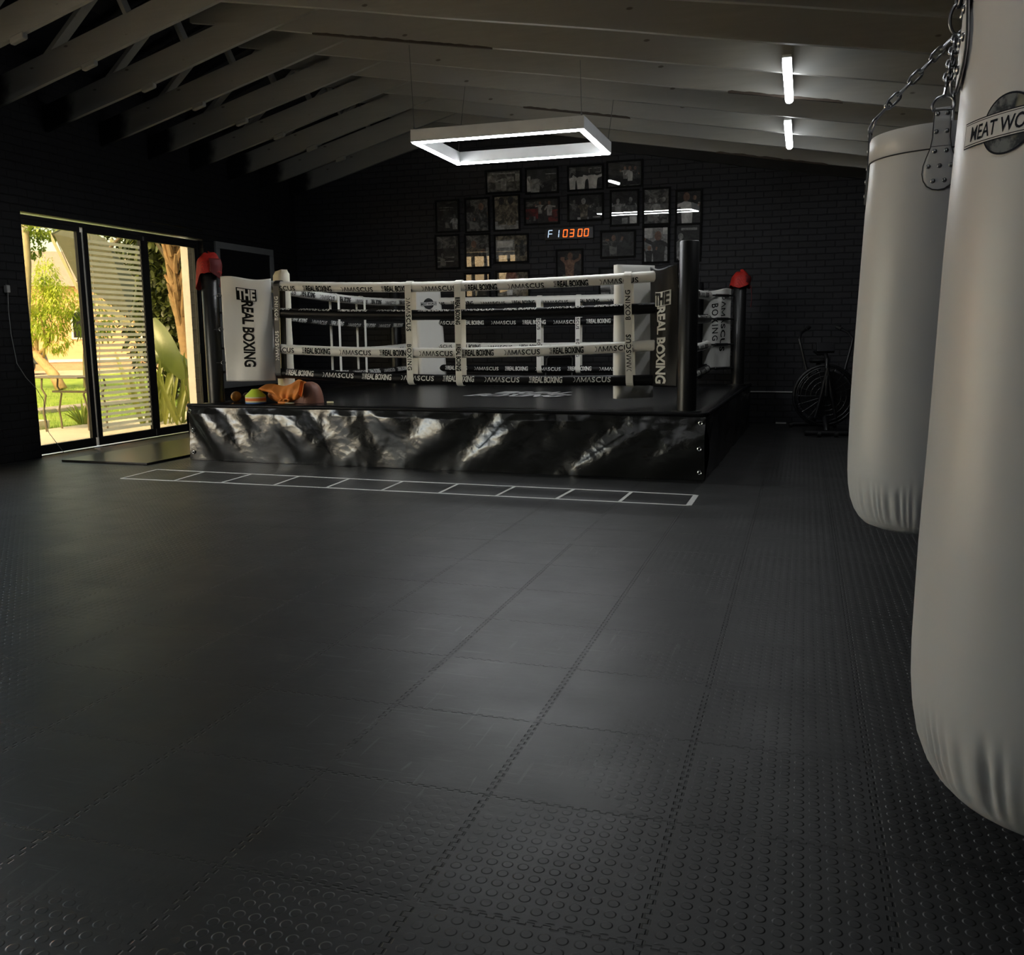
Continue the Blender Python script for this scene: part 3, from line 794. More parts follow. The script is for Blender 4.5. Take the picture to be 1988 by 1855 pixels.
# sponsor banners hung between post and ropes
def banner(name, label, a, b, z0, z1, mat, ink, words, size, off=.04, wav=.012, seedv=1, split=None, skew=0.0):
    """a,b: world xy of the two vertical edges, left to right as seen from in front"""
    A = Vector((*a, 0)); B = Vector((*b, 0)); d = (B - A); wd = d.length; d.normalize(); nrm = Vector((d.y, -d.x, 0))
    H = z1 - z0
    def pt(u, v, lift=0.0):
        x = u * wd
        y = wav * (1.6 * math.sin(u * 7 + 2.4 * (1 - v) + seedv) * (.4 + .6 * (1 - abs(2 * v - 1))) + 1.2 * nz(u * 3 + seedv, v * 3.5, seedv)) + .05 * math.sin(PI * u)
        zz = z0 + v * H + .018 * math.sin(u * 5 + seedv) * v + skew * u * (v - .5)
        return A + d * x + nrm * (y + lift) + Vector((0, 0, zz))
    root = thing(name, label, 'banner', (A.x, A.y, z0))
    iv = lambda p: p - root.location
    m = MB(); m.grid(lambda u, v: iv(pt(u, v)), 36, 60)
    m.build('cloth', M[mat], root, solid=.003, ang=180)
    m = MB()
    for word in words:
        kind, along, cross, sz = word
        if kind == 'THE':
            v, f, w = glyphs('THE', sz * .9, .66, .035)
            hh = sz * .62; x0, x1, y0, y1 = cross - w / 2 - .012, cross + w / 2 + .012, along, along + hh + .024
            vv, ff = rect2d(x0, x1, y0, y1, 24, 16)
            m.add([iv(pt(.5 + p / wd, 1 - q_ / H, .008)) for p, q_ in vv], ff, 0)
            m.add([iv(pt(.5 + (p - w / 2 + cross) / wd, 1 - (y1 - .012 - q_) / H, .012)) for p, q_ in v], f, 1)
        else:
            if kind == 'D': v, f, w = word_damascus(sz)
            else: v, f, w = glyphs(kind, sz, .70 if kind != 'BOXING ' else 1.0, .035 if kind != 'BOXING ' else .01, space=.95 if kind != 'BOXING ' else 1.3)
            m.add([iv(pt(.5 + (cross + q_ - sz * .35) / wd, 1 - (along + p) / H, .005)) for p, q_ in v], f, 0)
    m.build('lettering', [M[ink], M[mat]], root, smooth=False)
    for v in (.82, .5, .18):
        m = MB(); p = iv(pt(0 if off > 0 else 1, v)); o_ = -d * abs(off) if off > 0 else d * abs(off)
        m.torus(p + o_ * .5, .020, .005, nrm, 16, 6); m.cyl(p + o_ * .5, p + o_ * 2.2, .004, 6); m.build('tie_ring', M['dark_steel'], root)
    return root
banner('ring_banner', 'white vinyl banner with black block lettering on the ring corner beside the garden doors', (-5.565, 7.98), (-5.13, 8.20), .815, 1.84, 'white_vinyl', 'ink_black',
       [('THE', .10, 0, .155), ('REAL BOXING', .222, 0.005, .155)], .15, seedv=1, wav=.017)
banner('ring_banner', 'black vinyl banner with white block lettering behind the tall front corner post', (-1.31, 8.235), (-1.03, 7.965), .79, 1.82, 'black_vinyl', 'ink_white',
       [('THE', .20, .035, .165), ('REAL BOXING', .33, .03, .158)], .15, seedv=2.3, off=-.04, wav=.009)
banner('ring_banner', 'white vinyl banner with thin black lettering on the far right ring corner', (-1.235, 12.02), (-.91, 12.30), .81, 1.80, 'white_vinyl', 'ink_black',
       [('D', .10, .055, .13), ('BOXING ', .17, -.075, .105)], .13, seedv=4.0, off=-.04)

# red mesh bibs on two posts
def bib(label, x, y, z, seedv, long=True):
    root = thing('mesh_bib', label, 'bib', (x, y, z))
    R = .105
    def dome(u, v):
        a = 2 * PI * u
        drop = .10 + (.17 * max(0, math.cos(a - PI * 1.06)) ** 2 if long else .02 * math.sin(3 * a)) + .02 * nz(math.cos(a) * 2, math.sin(a) * 2, seedv)
        if v < .55:
            t = v / .55; r = R * math.sin(t * PI / 2) * 1.05; h = .095 * math.cos(t * PI / 2) * (1 + .35 * nz(math.cos(a) * r * 14, math.sin(a) * r * 14, seedv)) - .0
            h = max(h, .004)
        else:
            t = (v - .55) / .45; r = R * (1.05 + .16 * t + .10 * nz(a * 2, v * 4, seedv) * t); h = .004 - drop * t
        r *= 1 + .06 * math.sin(5 * a + seedv) * v
        return (r * math.cos(a), r * math.sin(a), h + (.03 * max(0, math.cos(a - .4)) * (1 - v)))
    m = MB(); m.grid(dome, 48, 26, close_u=True); m.build('mesh_panel', M['net'], root, solid=.003, ang=180)
    m = MB(); a0 = -.35
    m.grid(lambda u, v: ((R + .018 + .012 * math.sin(v * 5)) * math.cos(a0 + (u - .5) * 1.2) + .018 * v, (R + .018) * math.sin(a0 + (u - .5) * 1.2), .045 - (.20 if long else .12) * v * (1 - .5 * abs(u - .7))), 12, 12)
    m.build('side_panel', M['red_cloth'], root, solid=.003, ang=180)
    m = MB(); L = .14 if long else .26
    m.tube([(R + .035, -.03, -.08), (R + .045, -.03, -.10 - L * .5), (R + .04, -.035, -.10 - L)], .004, 6); m.build('drawstring', M['red_cloth'], root)
    return root
p = r2w(*P['FL']); bib('crumpled red mesh bib draped over the ring post beside the garden doors', p.x, p.y, TOP['FL'] + .002, 2.0)
p = r2w(*P['BR']); bib('red mesh bib capping the far right ring post in front of the brick wall', p.x, p.y, TOP['BR'] + .002, 5.0, False)

# training bits on the near left edge of the canvas
zc = RH + .004
for k, (mt, lab) in enumerate((('cone_b', 'blue marker cone at the bottom of the stack on the ring edge'), ('cone_w', 'cream marker cone second from the bottom of the stack'), ('cone_o', 'orange marker cone in the middle of the stack'),
                               ('cone_o', 'orange marker cone just under the cream rim in the stack'), ('cone_w', 'cream marker cone just under the lime one in the stack'), ('cone_y', 'lime yellow marker cone topping the stack on the ring edge'))):
    m = MB(); prof = [(.104, 0), (.106, .006), (.104, .012), (.036, .078), (.033, .078), (.098, .010), (.098, 0)]
    m.lathe(prof, (0, 0, 0), 36)
    z = zc + k * .0135 + .001
    m.f = [f for f in m.f if len(f) < 20]; m.mi = m.mi[:len(m.f)]
    o = m.build('marker_cone', M[mt], None, (-5.36, 8.17, z)); tag(o, lab, 'cone', 'marker cones stacked on the ring')
for x, y, r, sd_, lab in ((-5.70, 8.33, .055, 1, 'small orange ball nearest the ring post, beside the cone stack'), (-5.585, 8.36, .05, 2, 'small dull orange ball between the other ball and the cone stack')):
    m = MB(); m.sphere((0, 0, r), r, 24, 16); o = m.build('ball', M['orange_ball'] if sd_ == 1 else M['brown_bag'], None, (x, y, zc), ang=180); tag(o, lab, 'ball')
bg = thing('drawstring_bag', 'orange drawstring bag slumped on the ring edge beside the cones', 'bag', (-5.02, 8.30, zc))
def curve(pts, t):
    t = t * (len(pts) - 1); i = min(int(t), len(pts) - 2); t -= i
    P0, P1, P2_, P3 = pts[max(i - 1, 0)], pts[i], pts[i + 1], pts[min(i + 2, len(pts) - 1)]
    return tuple(.5 * (2 * b + (c - a) * t + (2 * a - 5 * b + 4 * c - d) * t * t + (3 * b - a - 3 * c + d) * t ** 3) for a, b, c, d in zip(P0, P1, P2_, P3))
TOPE = [(-.33, .155), (-.29, .188), (-.18, .190), (-.09, .172), (.0, .190), (.09, .238), (.15, .225), (.185, .215)]
BOTE = [(-.31, .120), (-.24, .118), (-.13, .075), (-.07, .035), (-.02, .018), (.04, .030), (.12, .045), (.16, .075)]
def clothpt(u, v):
    a = curve(TOPE, u); b = curve(BOTE, u)
    x = lerp(a[0], b[0], v); z = lerp(a[1], b[1], v ** .9)
    fan = math.atan2(x - (-.01), z + .10)                      # folds radiate from the knot
    y = -.03 - .10 * math.sin(PI * min(1, v * .75 + .08)) + .016 * math.sin(fan * 17) * min(1, v * 2) * (1 - .5 * v) + .010 * nz(x * 22, z * 22, 3) + .05 * (1 - v) ** 3
    return (x, y, z)
m = MB(); m.grid(clothpt, 70, 36); m.build('bag_cloth', M['orange'], bg, solid=.004, ang=180)
m = MB(); m.sphere((-.10, .02, .078), .08, 30, 18, sc=(2.3, 1.1, 1.0)); m.build('bag_body', M['orange'], bg, ang=180)
def dome(u, v):
    a = 2 * PI * u; r = .155 * math.sin(PI * v / 2) ** .8 * (1 + .05 * nz(math.cos(a) * 2, math.sin(a) * 2, v * 2))
    return (.18 + r * math.cos(a), .04 + .85 * r * math.sin(a), max(0, .215 * math.cos(PI * v / 2) ** .75 + .01 * nz(math.cos(a) * 3, math.sin(a) * 3, 7) * v * (1 - v) * 4))
m = MB(); m.grid(dome, 44, 18, close_u=True); m.build('mesh_pouch', M['brown_bag'], bg, ang=180)
m = MB()
m.grid(lambda u, v: (.165 + .06 * u - .01 * v, -.115 - .02 * math.sin(u * 8 + v) - .01 * v + .02 * (1 - v), .222 - .165 * v * (.6 + .4 * math.sin(PI * u)) + .01 * math.sin(5 * u)), 16, 14); m.build('flap', M['orange'], bg, solid=.006, ang=180)
m = MB(); m.tube([(-.02, -.115, .06), (-.05, -.135, .035), (-.06, -.15, .014), (.0, -.165, .012), (.05, -.155, .016), (.055, -.135, .04), (.02, -.13, .05), (-.01, -.135, .038), (.0, -.15, .026)], .011, 8); m.build('drawstring', M['orange'], bg, ang=180)
m = MB(); m.tube([(.0, -.16, .012), (.06, -.17, .009), (.10, -.165, .009), (.12, -.15, .009)], .006, 6); m.build('drawstring', M['strap_cream'], bg, ang=180)
m = MB(); m.box(-.02, .05, -.012, .012, 0, .018); tag(m.build('foam_scrap', M['cone_w'], None, (-4.60, 8.32, zc), bevel=.004), 'small cream scrap lying right of the orange bag on the canvas', 'scrap')

# ------------------------------------------------------------------ lamps
def led_frame(label, x0, x1, y0, y1, z, tops, group=None):
    r = thing('pendant_lamp', label, 'lamp', ((x0 + x1) / 2, (y0 + y1) / 2, z), 0, group)
    hx, hy = (x1 - x0) / 2, (y1 - y0) / 2; w = .062; H = .125
    m = MB()
    for a in ((-hx, hx, -hy, -hy + w), (-hx, hx, hy - w, hy), (-hx, -hx + w, -hy + w, hy - w), (hx - w, hx, -hy + w, hy - w)): m.box(*a, .012, H)
    m.build('lamp_frame', M['lamp_body'], r, bevel=.002)
    m = MB(); g = .010; i = w - g
    for a in ((-hx + g, hx - g, -hy + g, -hy + i), (-hx + g, hx - g, hy - i, hy - g), (-hx + g, -hx + i, -hy + i, hy - i), (hx - i, hx - g, -hy + i, hy - i)): m.box(*a, 0, .014)
    m.build('light_strip', M['led'], r, smooth=False)
    for (sx, sy), (tx, ty, tz) in zip(((-1, -1), (1, -1), (1, 1), (-1, 1)), tops):
        p = Vector((sx * (hx - .03), sy * (hy - .03), H)); q = Vector((tx, ty, tz)) - r.location
        m = MB(); m.cyl(p, q, .0035, 6); m.cyl(p, p + (q - p).normalized() * .03, .008, 8); m.build('suspension_wire', M['wire'], r)
    m = MB()
    for a in range(2):
        for b in range(2): m.box(hx - .145 + a * .022, hx - .13 + a * .022, -hy - .0012, -hy, .075 + b * .02, .085 + b * .02)
    m.build('cable_port', M['white_plastic'], r, smooth=False)
    return r
led_frame('rectangular frame lamp with a glowing lower edge hanging above the ring', -3.65, -1.955, 8.385, 9.615, 3.07,
          [(-3.62, 8.34, 3.94), (-1.98, 8.34, 3.655), (-1.98, 9.83, 3.655), (-3.62, 9.83, 3.93)])
def tube_light(label, x, y0, y1, z, hang=False):
    r = thing('tube_light', label, 'light', (x, (y0 + y1) / 2, z), 0, 'ceiling tube lights')
    L = (y1 - y0) / 2
    m = MB(); m.box(-.034, .034, -L, L, .030, .052); m.build('housing', M['lamp_body'], r, bevel=.003)
    m = MB(); prof = [(-.034, .030), (-.034, -.004), (-.022, -.020), (0, -.026), (.022, -.020), (.034, -.004), (.034, .030)]
    vs = [(px, s * (L - .004), pz) for s in (-1, 1) for px, pz in prof]; n = len(prof)
    m.add(vs, [(i, i + 1, n + i + 1, n + i) for i in range(n - 1)] + [tuple(range(n)), tuple(range(2 * n - 1, n - 1, -1))]); m.build('diffuser', M['tube'], r, smooth=False)
    if hang:
        m = MB(); m.cyl((0, L - .02, .05), (.0, L - .02, .16), .004, 6); m.build('cable', M['wire'], r)
tube_light('longer looking white tube light under the right rafters, nearer the viewer', -.205, 7.706, 8.966, 3.305)
tube_light('white tube light under the right rafters, nearer the brick back wall', -.235, 9.92, 11.16, 3.31, True)
tube_light('added tube light over the open floor, unseen above the frame', -.2, 2.6, 3.8, 3.29)  # unseen tubes from here on, added to light the floor and bags
tube_light('added tube light, unseen overhead behind the viewer', -.2, -.6, .6, 3.29)
tube_light('added tube light high over the open floor, unseen above the frame at left', -4.6, 2.6, 3.8, 4.04)
tube_light('added tube light, unseen high overhead behind the viewer at left', -4.6, -.6, .6, 4.04)

# ------------------------------------------------------------------ framed photos on the back wall
PM = {}
def photo_mat(name, a, b, sc, seed):
    g = G(name); o = g.mapv(g.obj(), loc=(seed * 3.7, 0, seed * 1.3))
    n = g.noise(o, sc, 6, .65, .6); c = g.mix(g.ramp(n, .40, .66), a, b)
    g.bsdf(c, .5); return g.m
PM['dark'] = photo_mat('photo_dark', (.004, .004, .005), (.045, .045, .045), 9, 1)
PM['mid'] = photo_mat('photo_mid', (.02, .02, .02), (.20, .20, .19), 12, 2)
PM['light'] = photo_mat('photo_light', (.18, .18, .175), (.46, .46, .45), 14, 3)
PM['white'] = photo_mat('photo_white', (.5, .5, .49), (.8, .8, .78), 10, 4)
PM['red'] = photo_mat('photo_red', (.03, .006, .006), (.26, .02, .02), 10, 5)
PM['skin'] = photo_mat('photo_skin', (.15, .08, .055), (.36, .21, .14), 16, 6)
PM['sepia'] = photo_mat('photo_sepia', (.05, .042, .03), (.30, .26, .19), 13, 7)
PK = list(PM)
def fig(m, x, z, s, body='light', head='skin', arms=1, seedv=0, y=0.0):
    def circ(cx, cz, rx, rz, n=14): return [(cx + rx * math.cos(2 * PI * k / n), y, cz + rz * math.sin(2 * PI * k / n)) for k in range(n)]
    rnd = random.Random(seedv)
    hb = PK.index(body); hh = PK.index(head)
    tors = [(-.17, -.5), (.17, -.5), (.20, .0), (.25, .18), (.10, .26), (-.10, .26), (-.25, .18), (-.20, .0)]
    m.add([(x + a * s, y, z + b * s) for a, b in tors], [tuple(range(8))], hb)
    c = circ(x + rnd.uniform(-.03, .03) * s, z + .40 * s, .115 * s, .15 * s); m.add([(p[0], y - .0003, p[2]) for p in c], [tuple(range(14))], hh)
    for sg in (-1, 1):
        a = rnd.uniform(-1.3, .9) if arms else -1.3
        ex, ez = x + sg * (.24 + .22 * math.cos(a)) * s, z + (.14 + .26 * math.sin(a)) * s
        fx_, fz = ex + rnd.uniform(-.2, .15) * sg * s, ez + rnd.uniform(-.05, .3) * s
        w = .055 * s
        for (ax, az), (bx, bz), mt_ in (((x + sg * .20 * s, z + .16 * s), (ex, ez), hb), ((ex, ez), (fx_, fz), hh)):
            d = Vector((bx - ax, bz - az)); d.normalize(); n_ = Vector((-d.y, d.x)) * w
            m.add([(ax + n_.x, y - .0006, az + n_.y), (bx + n_.x, y - .0006, bz + n_.y), (bx - n_.x, y - .0006, bz - n_.y), (ax - n_.x, y - .0006, az - n_.y)], [(0, 1, 2, 3)], mt_)
def picture(label, x, z, w, h, figs=(), bg='dark', rects=(), fr=.028):
    r = thing('picture_frame', label, 'picture', (x, YB - .003, z - h / 2 - fr), 0, 'framed photos on the brick back wall', rot=(math.radians(2.6), 0, 0))
    W2 = w / 2; D = .022; zc = h / 2 + fr
    m = MB()
    for a in ((-W2 - fr, W2 + fr, 0, fr), (-W2 - fr, W2 + fr, fr + h, 2 * fr + h), (-W2 - fr, -W2, fr, fr + h), (W2, W2 + fr, fr, fr + h)): m.box(a[0], a[1], -D, 0, a[2], a[3])
    m.build('frame', M['frame_black'], r, bevel=.002)
    m = MB(); m.add([(-W2, -.008, fr), (W2, -.008, fr), (W2, -.008, fr + h), (-W2, -.008, fr + h)], [(0, 1, 2, 3)], PK.index(bg))
    def clip(k0):
        for k in range(k0, len(m.v)):
            a, b, c = m.v[k]; m.v[k] = (max(-W2, min(W2, a)), b, max(fr, min(fr + h, c)))
    k0 = len(m.v)
    for q_, (a0, a1, b0, b1, mt_) in enumerate(rects):
        m.add([(-W2 + w * a0, -.0085 - q_ * .00005, fr + h * b0), (-W2 + w * a1, -.0085 - q_ * .00005, fr + h * b0), (-W2 + w * a1, -.0085 - q_ * .00005, fr + h * b1), (-W2 + w * a0, -.0085 - q_ * .00005, fr + h * b1)], [(0, 1, 2, 3)], PK.index(mt_))
    for q_, f in enumerate(figs):
        fig(m, -W2 + w * f[0], fr + h * f[1], h * f[2], f[3], f[4], 1, f[5] if len(f) > 5 else q_, -.0095 - q_ * .0010)
    clip(k0)
    m.build('photo_print', [PM[k] for k in PK], r, smooth=False)
    m = MB(); m.box(-W2, W2, -.0178, -.0160, fr, fr + h); m.build('glass_pane', M['pglass'], r, smooth=False)
    return r
T = lambda s: 'framed photo of ' + s
picture(T('a lone boxer in a lit ring, first in the top row'), -4.268, 3.470, .501, .282, [(.5, .45, .8, 'light', 'mid', 3)], 'mid', [(0, .14, .5, .8, 'light'), (.86, 1, .5, .85, 'light'), (.15, .85, .86, .93, 'light'), (.15, .33, .48, .72, 'light'), (.62, .82, .48, .72, 'light')])
picture(T('a man in a pale shirt turned sideways, second in the top row'), -3.687, 3.448, .448, .317, [(.27, .30, 1.15, 'light', 'dark', 8), (.72, .3, .8, 'dark', 'mid', 9)], 'dark', [(0, .12, .05, .72, 'white'), (.62, .98, .76, .80, 'light'), (.8, 1, .02, .4, 'mid')])
picture(T('three people in white tops, third in the top row'), -3.043, 3.449, .477, .302, [(.10, .35, .75, 'white', 'dark', 1), (.36, .30, 1.0, 'white', 'dark', 2), (.72, .35, 1.05, 'white', 'dark', 5)], 'dark', [(0, .2, .55, 1, 'mid'), (.60, .97, .72, .93, 'light'), (.62, .95, .745, .90, 'dark')])
picture(T('a small group on a dark stage, last in the top row'), -2.483, 3.468, .463, .319, [(.52, .55, .5, 'light', 'skin', 3), (.67, .5, .6, 'white', 'skin', 4), (.82, .52, .52, 'mid', 'skin', 6)], 'dark', [(0, 1, 0, .03, 'mid')])
picture(T('a dim ring scene, first in the second row'), -5.155, 3.017, .331, .424, [(.5, .35, .5, 'mid', 'dark', 3), (.85, .3, .5, 'light', 'mid', 4)], 'dark', [(.1, .8, .78, .82, 'mid'), (.05, .7, .70, .73, 'mid')])
picture(T('tall figures in grey, second in the second row'), -4.681, 3.010, .339, .449, [(.3, .4, .75, 'mid', 'dark', 3), (.7, .45, .8, 'mid', 'skin', 4)], 'mid', [(0, .2, .6, 1, 'dark')])
picture(T('two men from the back in sepia, third in the second row'), -4.225, 3.021, .362, .464, [(.3, .55, .8, 'sepia', 'dark', 3), (.7, .55, .85, 'sepia', 'dark', 4)], 'sepia', [(0, 1, 0, .25, 'light')])
picture(T('fighters in a red lit ring, fourth in the second row'), -3.689, 3.021, .481, .330, [(.45, .65, .5, 'light', 'skin', 3), (.62, .62, .55, 'dark', 'mid', 4), (.74, .6, .6, 'light', 'skin', 7)], 'dark', [(0, .38, .18, .62, 'red'), (.7, 1, .05, .55, 'red'), (0, .4, .72, .92, 'mid'), (.1, .3, .1, .3, 'mid')])
picture(T('a fighter in front of a dark crowd, fifth in the second row'), -3.042, 3.043, .479, .331, [(.45, .42, .85, 'sepia', 'light', 3), (.8, .55, .5, 'mid', 'mid', 4), (.15, .55, .5, 'mid', 'mid', 6)], 'dark', [(.25, .6, 0, .1, 'light'), (.72, .95, .06, .12, 'light')])
picture(T('two faces over a white lower corner, sixth in the second row'), -2.478, 3.007, .362, .445, [(.25, .52, .5, 'light', 'light', 3), (.75, .55, .5, 'mid', 'light', 4)], 'dark', [(.4, .62, .02, .2, 'light'), (.7, .98, .02, .24, 'white')])
picture(T('a crowd under a diagonal rope, seventh in the second row'), -2.029, 3.006, .337, .455, [(.25, .5, .45, 'mid', 'light', 3), (.5, .45, .5, 'light', 'mid', 4), (.8, .5, .5, 'mid', 'light', 5)], 'mid', [(.85, 1, .05, .8, 'mid')])
picture(T('a white clad man with a red cap, last in the second row'), -1.582, 2.970, .314, .424, [(.42, .45, .95, 'white', 'skin', 3), (.75, .6, .5, 'dark', 'skin', 5)], 'dark', [(.28, .44, .86, .98, 'red'), (.2, .35, .04, .2, 'skin'), (.5, .62, .04, .2, 'skin')])
picture(T('a dark room with pale lines, first in the third row'), -5.162, 2.496, .342, .456, [(.25, .25, .4, 'mid', 'mid', 3)], 'dark', [(0, .9, .62, 1, 'mid'), (0, .8, .32, .345, 'light'), (0, .78, .19, .215, 'light'), (0, .4, 0, .18, 'mid')])
picture(T('hanging sleeves and a pale right edge, second in the third row'), -4.682, 2.494, .357, .450, [(.35, .4, .8, 'sepia', 'skin', 3)], 'mid', [(.86, 1, .0, .6, 'light')])
picture(T('a bright sepia interior, third in the third row'), -4.156, 2.512, .480, .366, [(.85, .5, .6, 'mid', 'dark', 3)], 'sepia', [(0, .6, .1, .85, 'light'), (.05, .55, .55, .8, 'white')])
picture(T('a man holding ropes in the dark, right of the wall timer'), -2.570, 2.514, .455, .331, [(.35, .42, .85, 'mid', 'skin', 2)], 'dark', [(.02, .25, .62, .68, 'mid'), (.02, .25, .48, .53, 'mid')])
picture(T('a man in black holding a microphone, fifth in the third row'), -2.029, 2.486, .325, .458, [(.62, .38, .95, 'dark', 'skin', 1), (.2, .2, .5, 'dark', 'skin', 2)], 'light', [(0, .35, .7, 1, 'white'), (.8, 1, .8, 1, 'white'), (.5, .72, .42, .66, 'mid')])
picture(T('a glove raised under white scribbles, last in the third row'), -1.586, 2.497, .315, .467, [(.2, .4, .7, 'light', 'light', 4)], 'dark', [(.2, .9, .86, .93, 'light'), (.1, .3, .0, .1, 'white')])
picture(T('a tattooed fighter, alone below the wall timer'), -3.275, 2.255, .352, .381, [(.5, .45, .9, 'skin', 'skin', 2)], 'dark', [(.2, .8, .0, .12, 'mid')])
picture(T('a dim gym half behind the top rope, first in bottom row'), -4.690, 1.984, .357, .338, [(.4, .4, .6, 'mid', 'mid', 2), (.8, .4, .6, 'mid', 'mid', 3)], 'dark')
picture(T('a pale figure behind the top rope, second in the bottom row'), -4.141, 1.993, .475, .346, [(.4, .4, .7, 'white', 'light', 6)], 'sepia')
picture(T('a dark scene half behind the white corner pad, bottom row'), -2.661, 1.984, .311, .367, [(.6, .4, .7, 'mid', 'light', 2)], 'dark', [(.02, .4, .05, .12, 'light')])

# wall timer -----------------------------------------------------------
tm = thing('wall_timer', 'black digital round timer with red digits on the brick back wall', 'timer', (-3.277, YB - .002, 2.69))
m = MB(); m.box(-.36, .36, -.055, 0, -.085, .085); m.build('case', M['timer'], tm, bevel=.008, seg=3)
SEG = {'0': 'abcdef', '3': 'abgcd', 'F': 'aefg', '1': 'bc'}
def digit(ch, x, z, w, h, t=.013):
    m = MB(); y = -.0565; k = .006; sl = .03
    P_ = {'a': (x + k, x + w - k, z + h - t, z + h), 'd': (x + k, x + w - k, z, z + t), 'g': (x + k, x + w - k, z + h / 2 - t / 2, z + h / 2 + t / 2),
          'f': (x, x + t, z + h / 2 + k / 2, z + h - k), 'b': (x + w - t, x + w, z + h / 2 + k / 2, z + h - k), 'e': (x, x + t, z + k, z + h / 2 - k / 2), 'c': (x + w - t, x + w, z + k, z + h / 2 - k / 2)}
    for s in SEG[ch]:
        a, b, c, d = P_[s]; sk = lambda zz: (zz - z) * .10
        m.hexa([(a + sk(c), y, c), (b + sk(c), y, c), (b + sk(c), y + .002, c), (a + sk(c), y + .002, c), (a + sk(d), y, d), (b + sk(d), y, d), (b + sk(d), y + .002, d), (a + sk(d), y + .002, d)])
    return m
for ch, x, mt_ in (('F', -.315, 'seg_core'), ('1', -.215, 'seg_core'), ('0', -.092, 'seg_red'), ('3', .005, 'seg_red'), ('0', .125, 'seg_red'), ('0', .218, 'seg_red')):
    digit(ch, x, -.055, .068, .11).build('digit', M[mt_], tm, smooth=False)

# framed board on the left wall, conduit, plug --------------------------
XW = WI
wb = thing('wall_board', 'tall grey framed dark board on the left wall behind the ring corner', 'board', (XW, 11.72, .55))
m = MB()
for a in ((-.72, .72, 0, .09), (-.72, .72, 1.92, 2.01), (-.72, -.63, .09, 1.92), (.63, .72, .09, 1.92)): m.box(0, .035, a[0], a[1], a[2], a[3])
m.build('frame', M['frame_grey'], wb, bevel=.004)
m = MB(); m.box(0, .016, -.63, .63, .09, 1.92); m.build('panel', M['board_black'], wb, smooth=False)
m = MB(); m.box(-1.05, -.06, YB - .016, YB, .432, .447); tag(m.build('cable_conduit', M['white_plastic'], smooth=False), 'thin white cable conduit along the brick wall right of the ring', 'conduit')
m = MB(); m.box(-.33, -.19, YB - .03, YB - .005, .0, .018); tag(m.build('plastic_strip', M['white_plastic'], bevel=.002), 'short white plastic strip lying at the foot of the brick wall', 'strip')
pl = thing('charger_plug', 'small white charger plug on the wall left of the garden doors', 'plug', (XW, 7.455, 1.76))
m = MB(); m.box(0, .045, -.022, .022, -.035, .04); m.build('plug_body', M['white_plastic'], pl, bevel=.008)
m = MB(); pts = [(0.03, 0, -.03), (.03, -.015, -.20), (.025, -.005, -.45), (.03, .03, -.75), (.03, .13, -.90), (.03, .25, -1.02), (.035, .33, -1.15), (.03, .34, -1.30), (.035, .36, -1.5), (.06, .52, -1.735), (.07, .62, -1.752)]
m.tube(pts, .0032, 6); m.build('cable', M['white_plastic'], pl)
sk = thing('wall_socket', 'black wall socket beside the white charger plug', 'socket', (XW, 7.50, 1.755))
m = MB(); m.box(0, .010, -.05, .10, -.06, .06); m.build('plate', M['timer'], sk, bevel=.002)

# floor mat and tape ladder -------------------------------------------
mt = thing('floor_board', 'smooth black board lying on the floor in front of the garden doors', 'mat', (-6.74, 8.60, 0))
m = MB(); m.box(-.53, .53, -1.10, 1.10, .002, .022); m.build('board', M['mat'], mt, bevel=.003)
ld = thing('floor_ladder', 'white taped agility ladder marked on the floor in front of the ring', 'floor marking', (-3.3, 6.95, 0))
FX = [-5.907, -5.352, -4.828, -4.324, -3.81, -3.281, -2.762, -2.253, -1.744, -1.268, -.757]
FY = [7.269, 7.252, 7.235, 7.222, 7.205, 7.185, 7.178, 7.167, 7.158, 7.145, 7.119]
NX = [-5.848, -5.287, -4.804, -4.276, -3.769, -3.257, -2.75, -2.262, -1.772, -1.28, -.761]
NY = [6.708, 6.712, 6.722, 6.712, 6.715, 6.702, 6.700, 6.690, 6.686, 6.680, 6.668]
def tape(a, b, w):
    m = MB(); a = Vector((*a, .0014)) - ld.location; b = Vector((*b, .0014)) - ld.location
    m.bar(a, b, w, .0016); return m
far = list(zip(FX, FY)); near = list(zip(NX, NY))
m = MB()
for i in range(10): q_ = tape(far[i], far[i + 1], .024); m.add(q_.v, q_.f)
m.build('tape_rail', M['tape'], ld, smooth=False)
m = MB()
for i in range(10): q_ = tape(near[i], near[i + 1], .024); m.add(q_.v, q_.f)
m.build('tape_rail', M['tape'], ld, smooth=False)
for i in range(11): tape(near[i], far[i], .023 if i < 8 else (.026 if i < 10 else .042)).build('tape_rung', M['tape'], ld, smooth=False)

# air bike --------------------------------------------------------------
bk = thing('air_bike', 'black fan exercise bike beside the ring in front of the brick wall', 'exercise bike', (.27, 11.85, 0), math.radians(8))
m = MB(); m.torus((0, 0, .48), .365, .022, (0, 1, 0), 40, 8); m.torus((0, -.07, .48), .345, .008, (0, 1, 0), 40, 6); m.torus((0, .07, .48), .345, .008, (0, 1, 0), 40, 6)
for rr in (.12, .18, .24, .30): m.torus((0, -.085, .48), rr, .0045, (0, 1, 0), 36, 5); m.torus((0, .085, .48), rr, .0045, (0, 1, 0), 36, 5)
for k in range(20):
    a = 2 * PI * k / 20
    for sg in (-1, 1): m.tube([(.07 * math.cos(a), sg * .09, .48 + .07 * math.sin(a)), (.24 * math.cos(a), sg * .085, .48 + .24 * math.sin(a)), (.345 * math.cos(a), sg * .068, .48 + .345 * math.sin(a)), (.365 * math.cos(a), 0, .48 + .365 * math.sin(a))], .004, 5)
for sg in (-1, 1): m.cyl((0, sg * .06, .48), (0, sg * .062, .48), .30, 40)
m.build('fan_cage', M['bike'], bk)
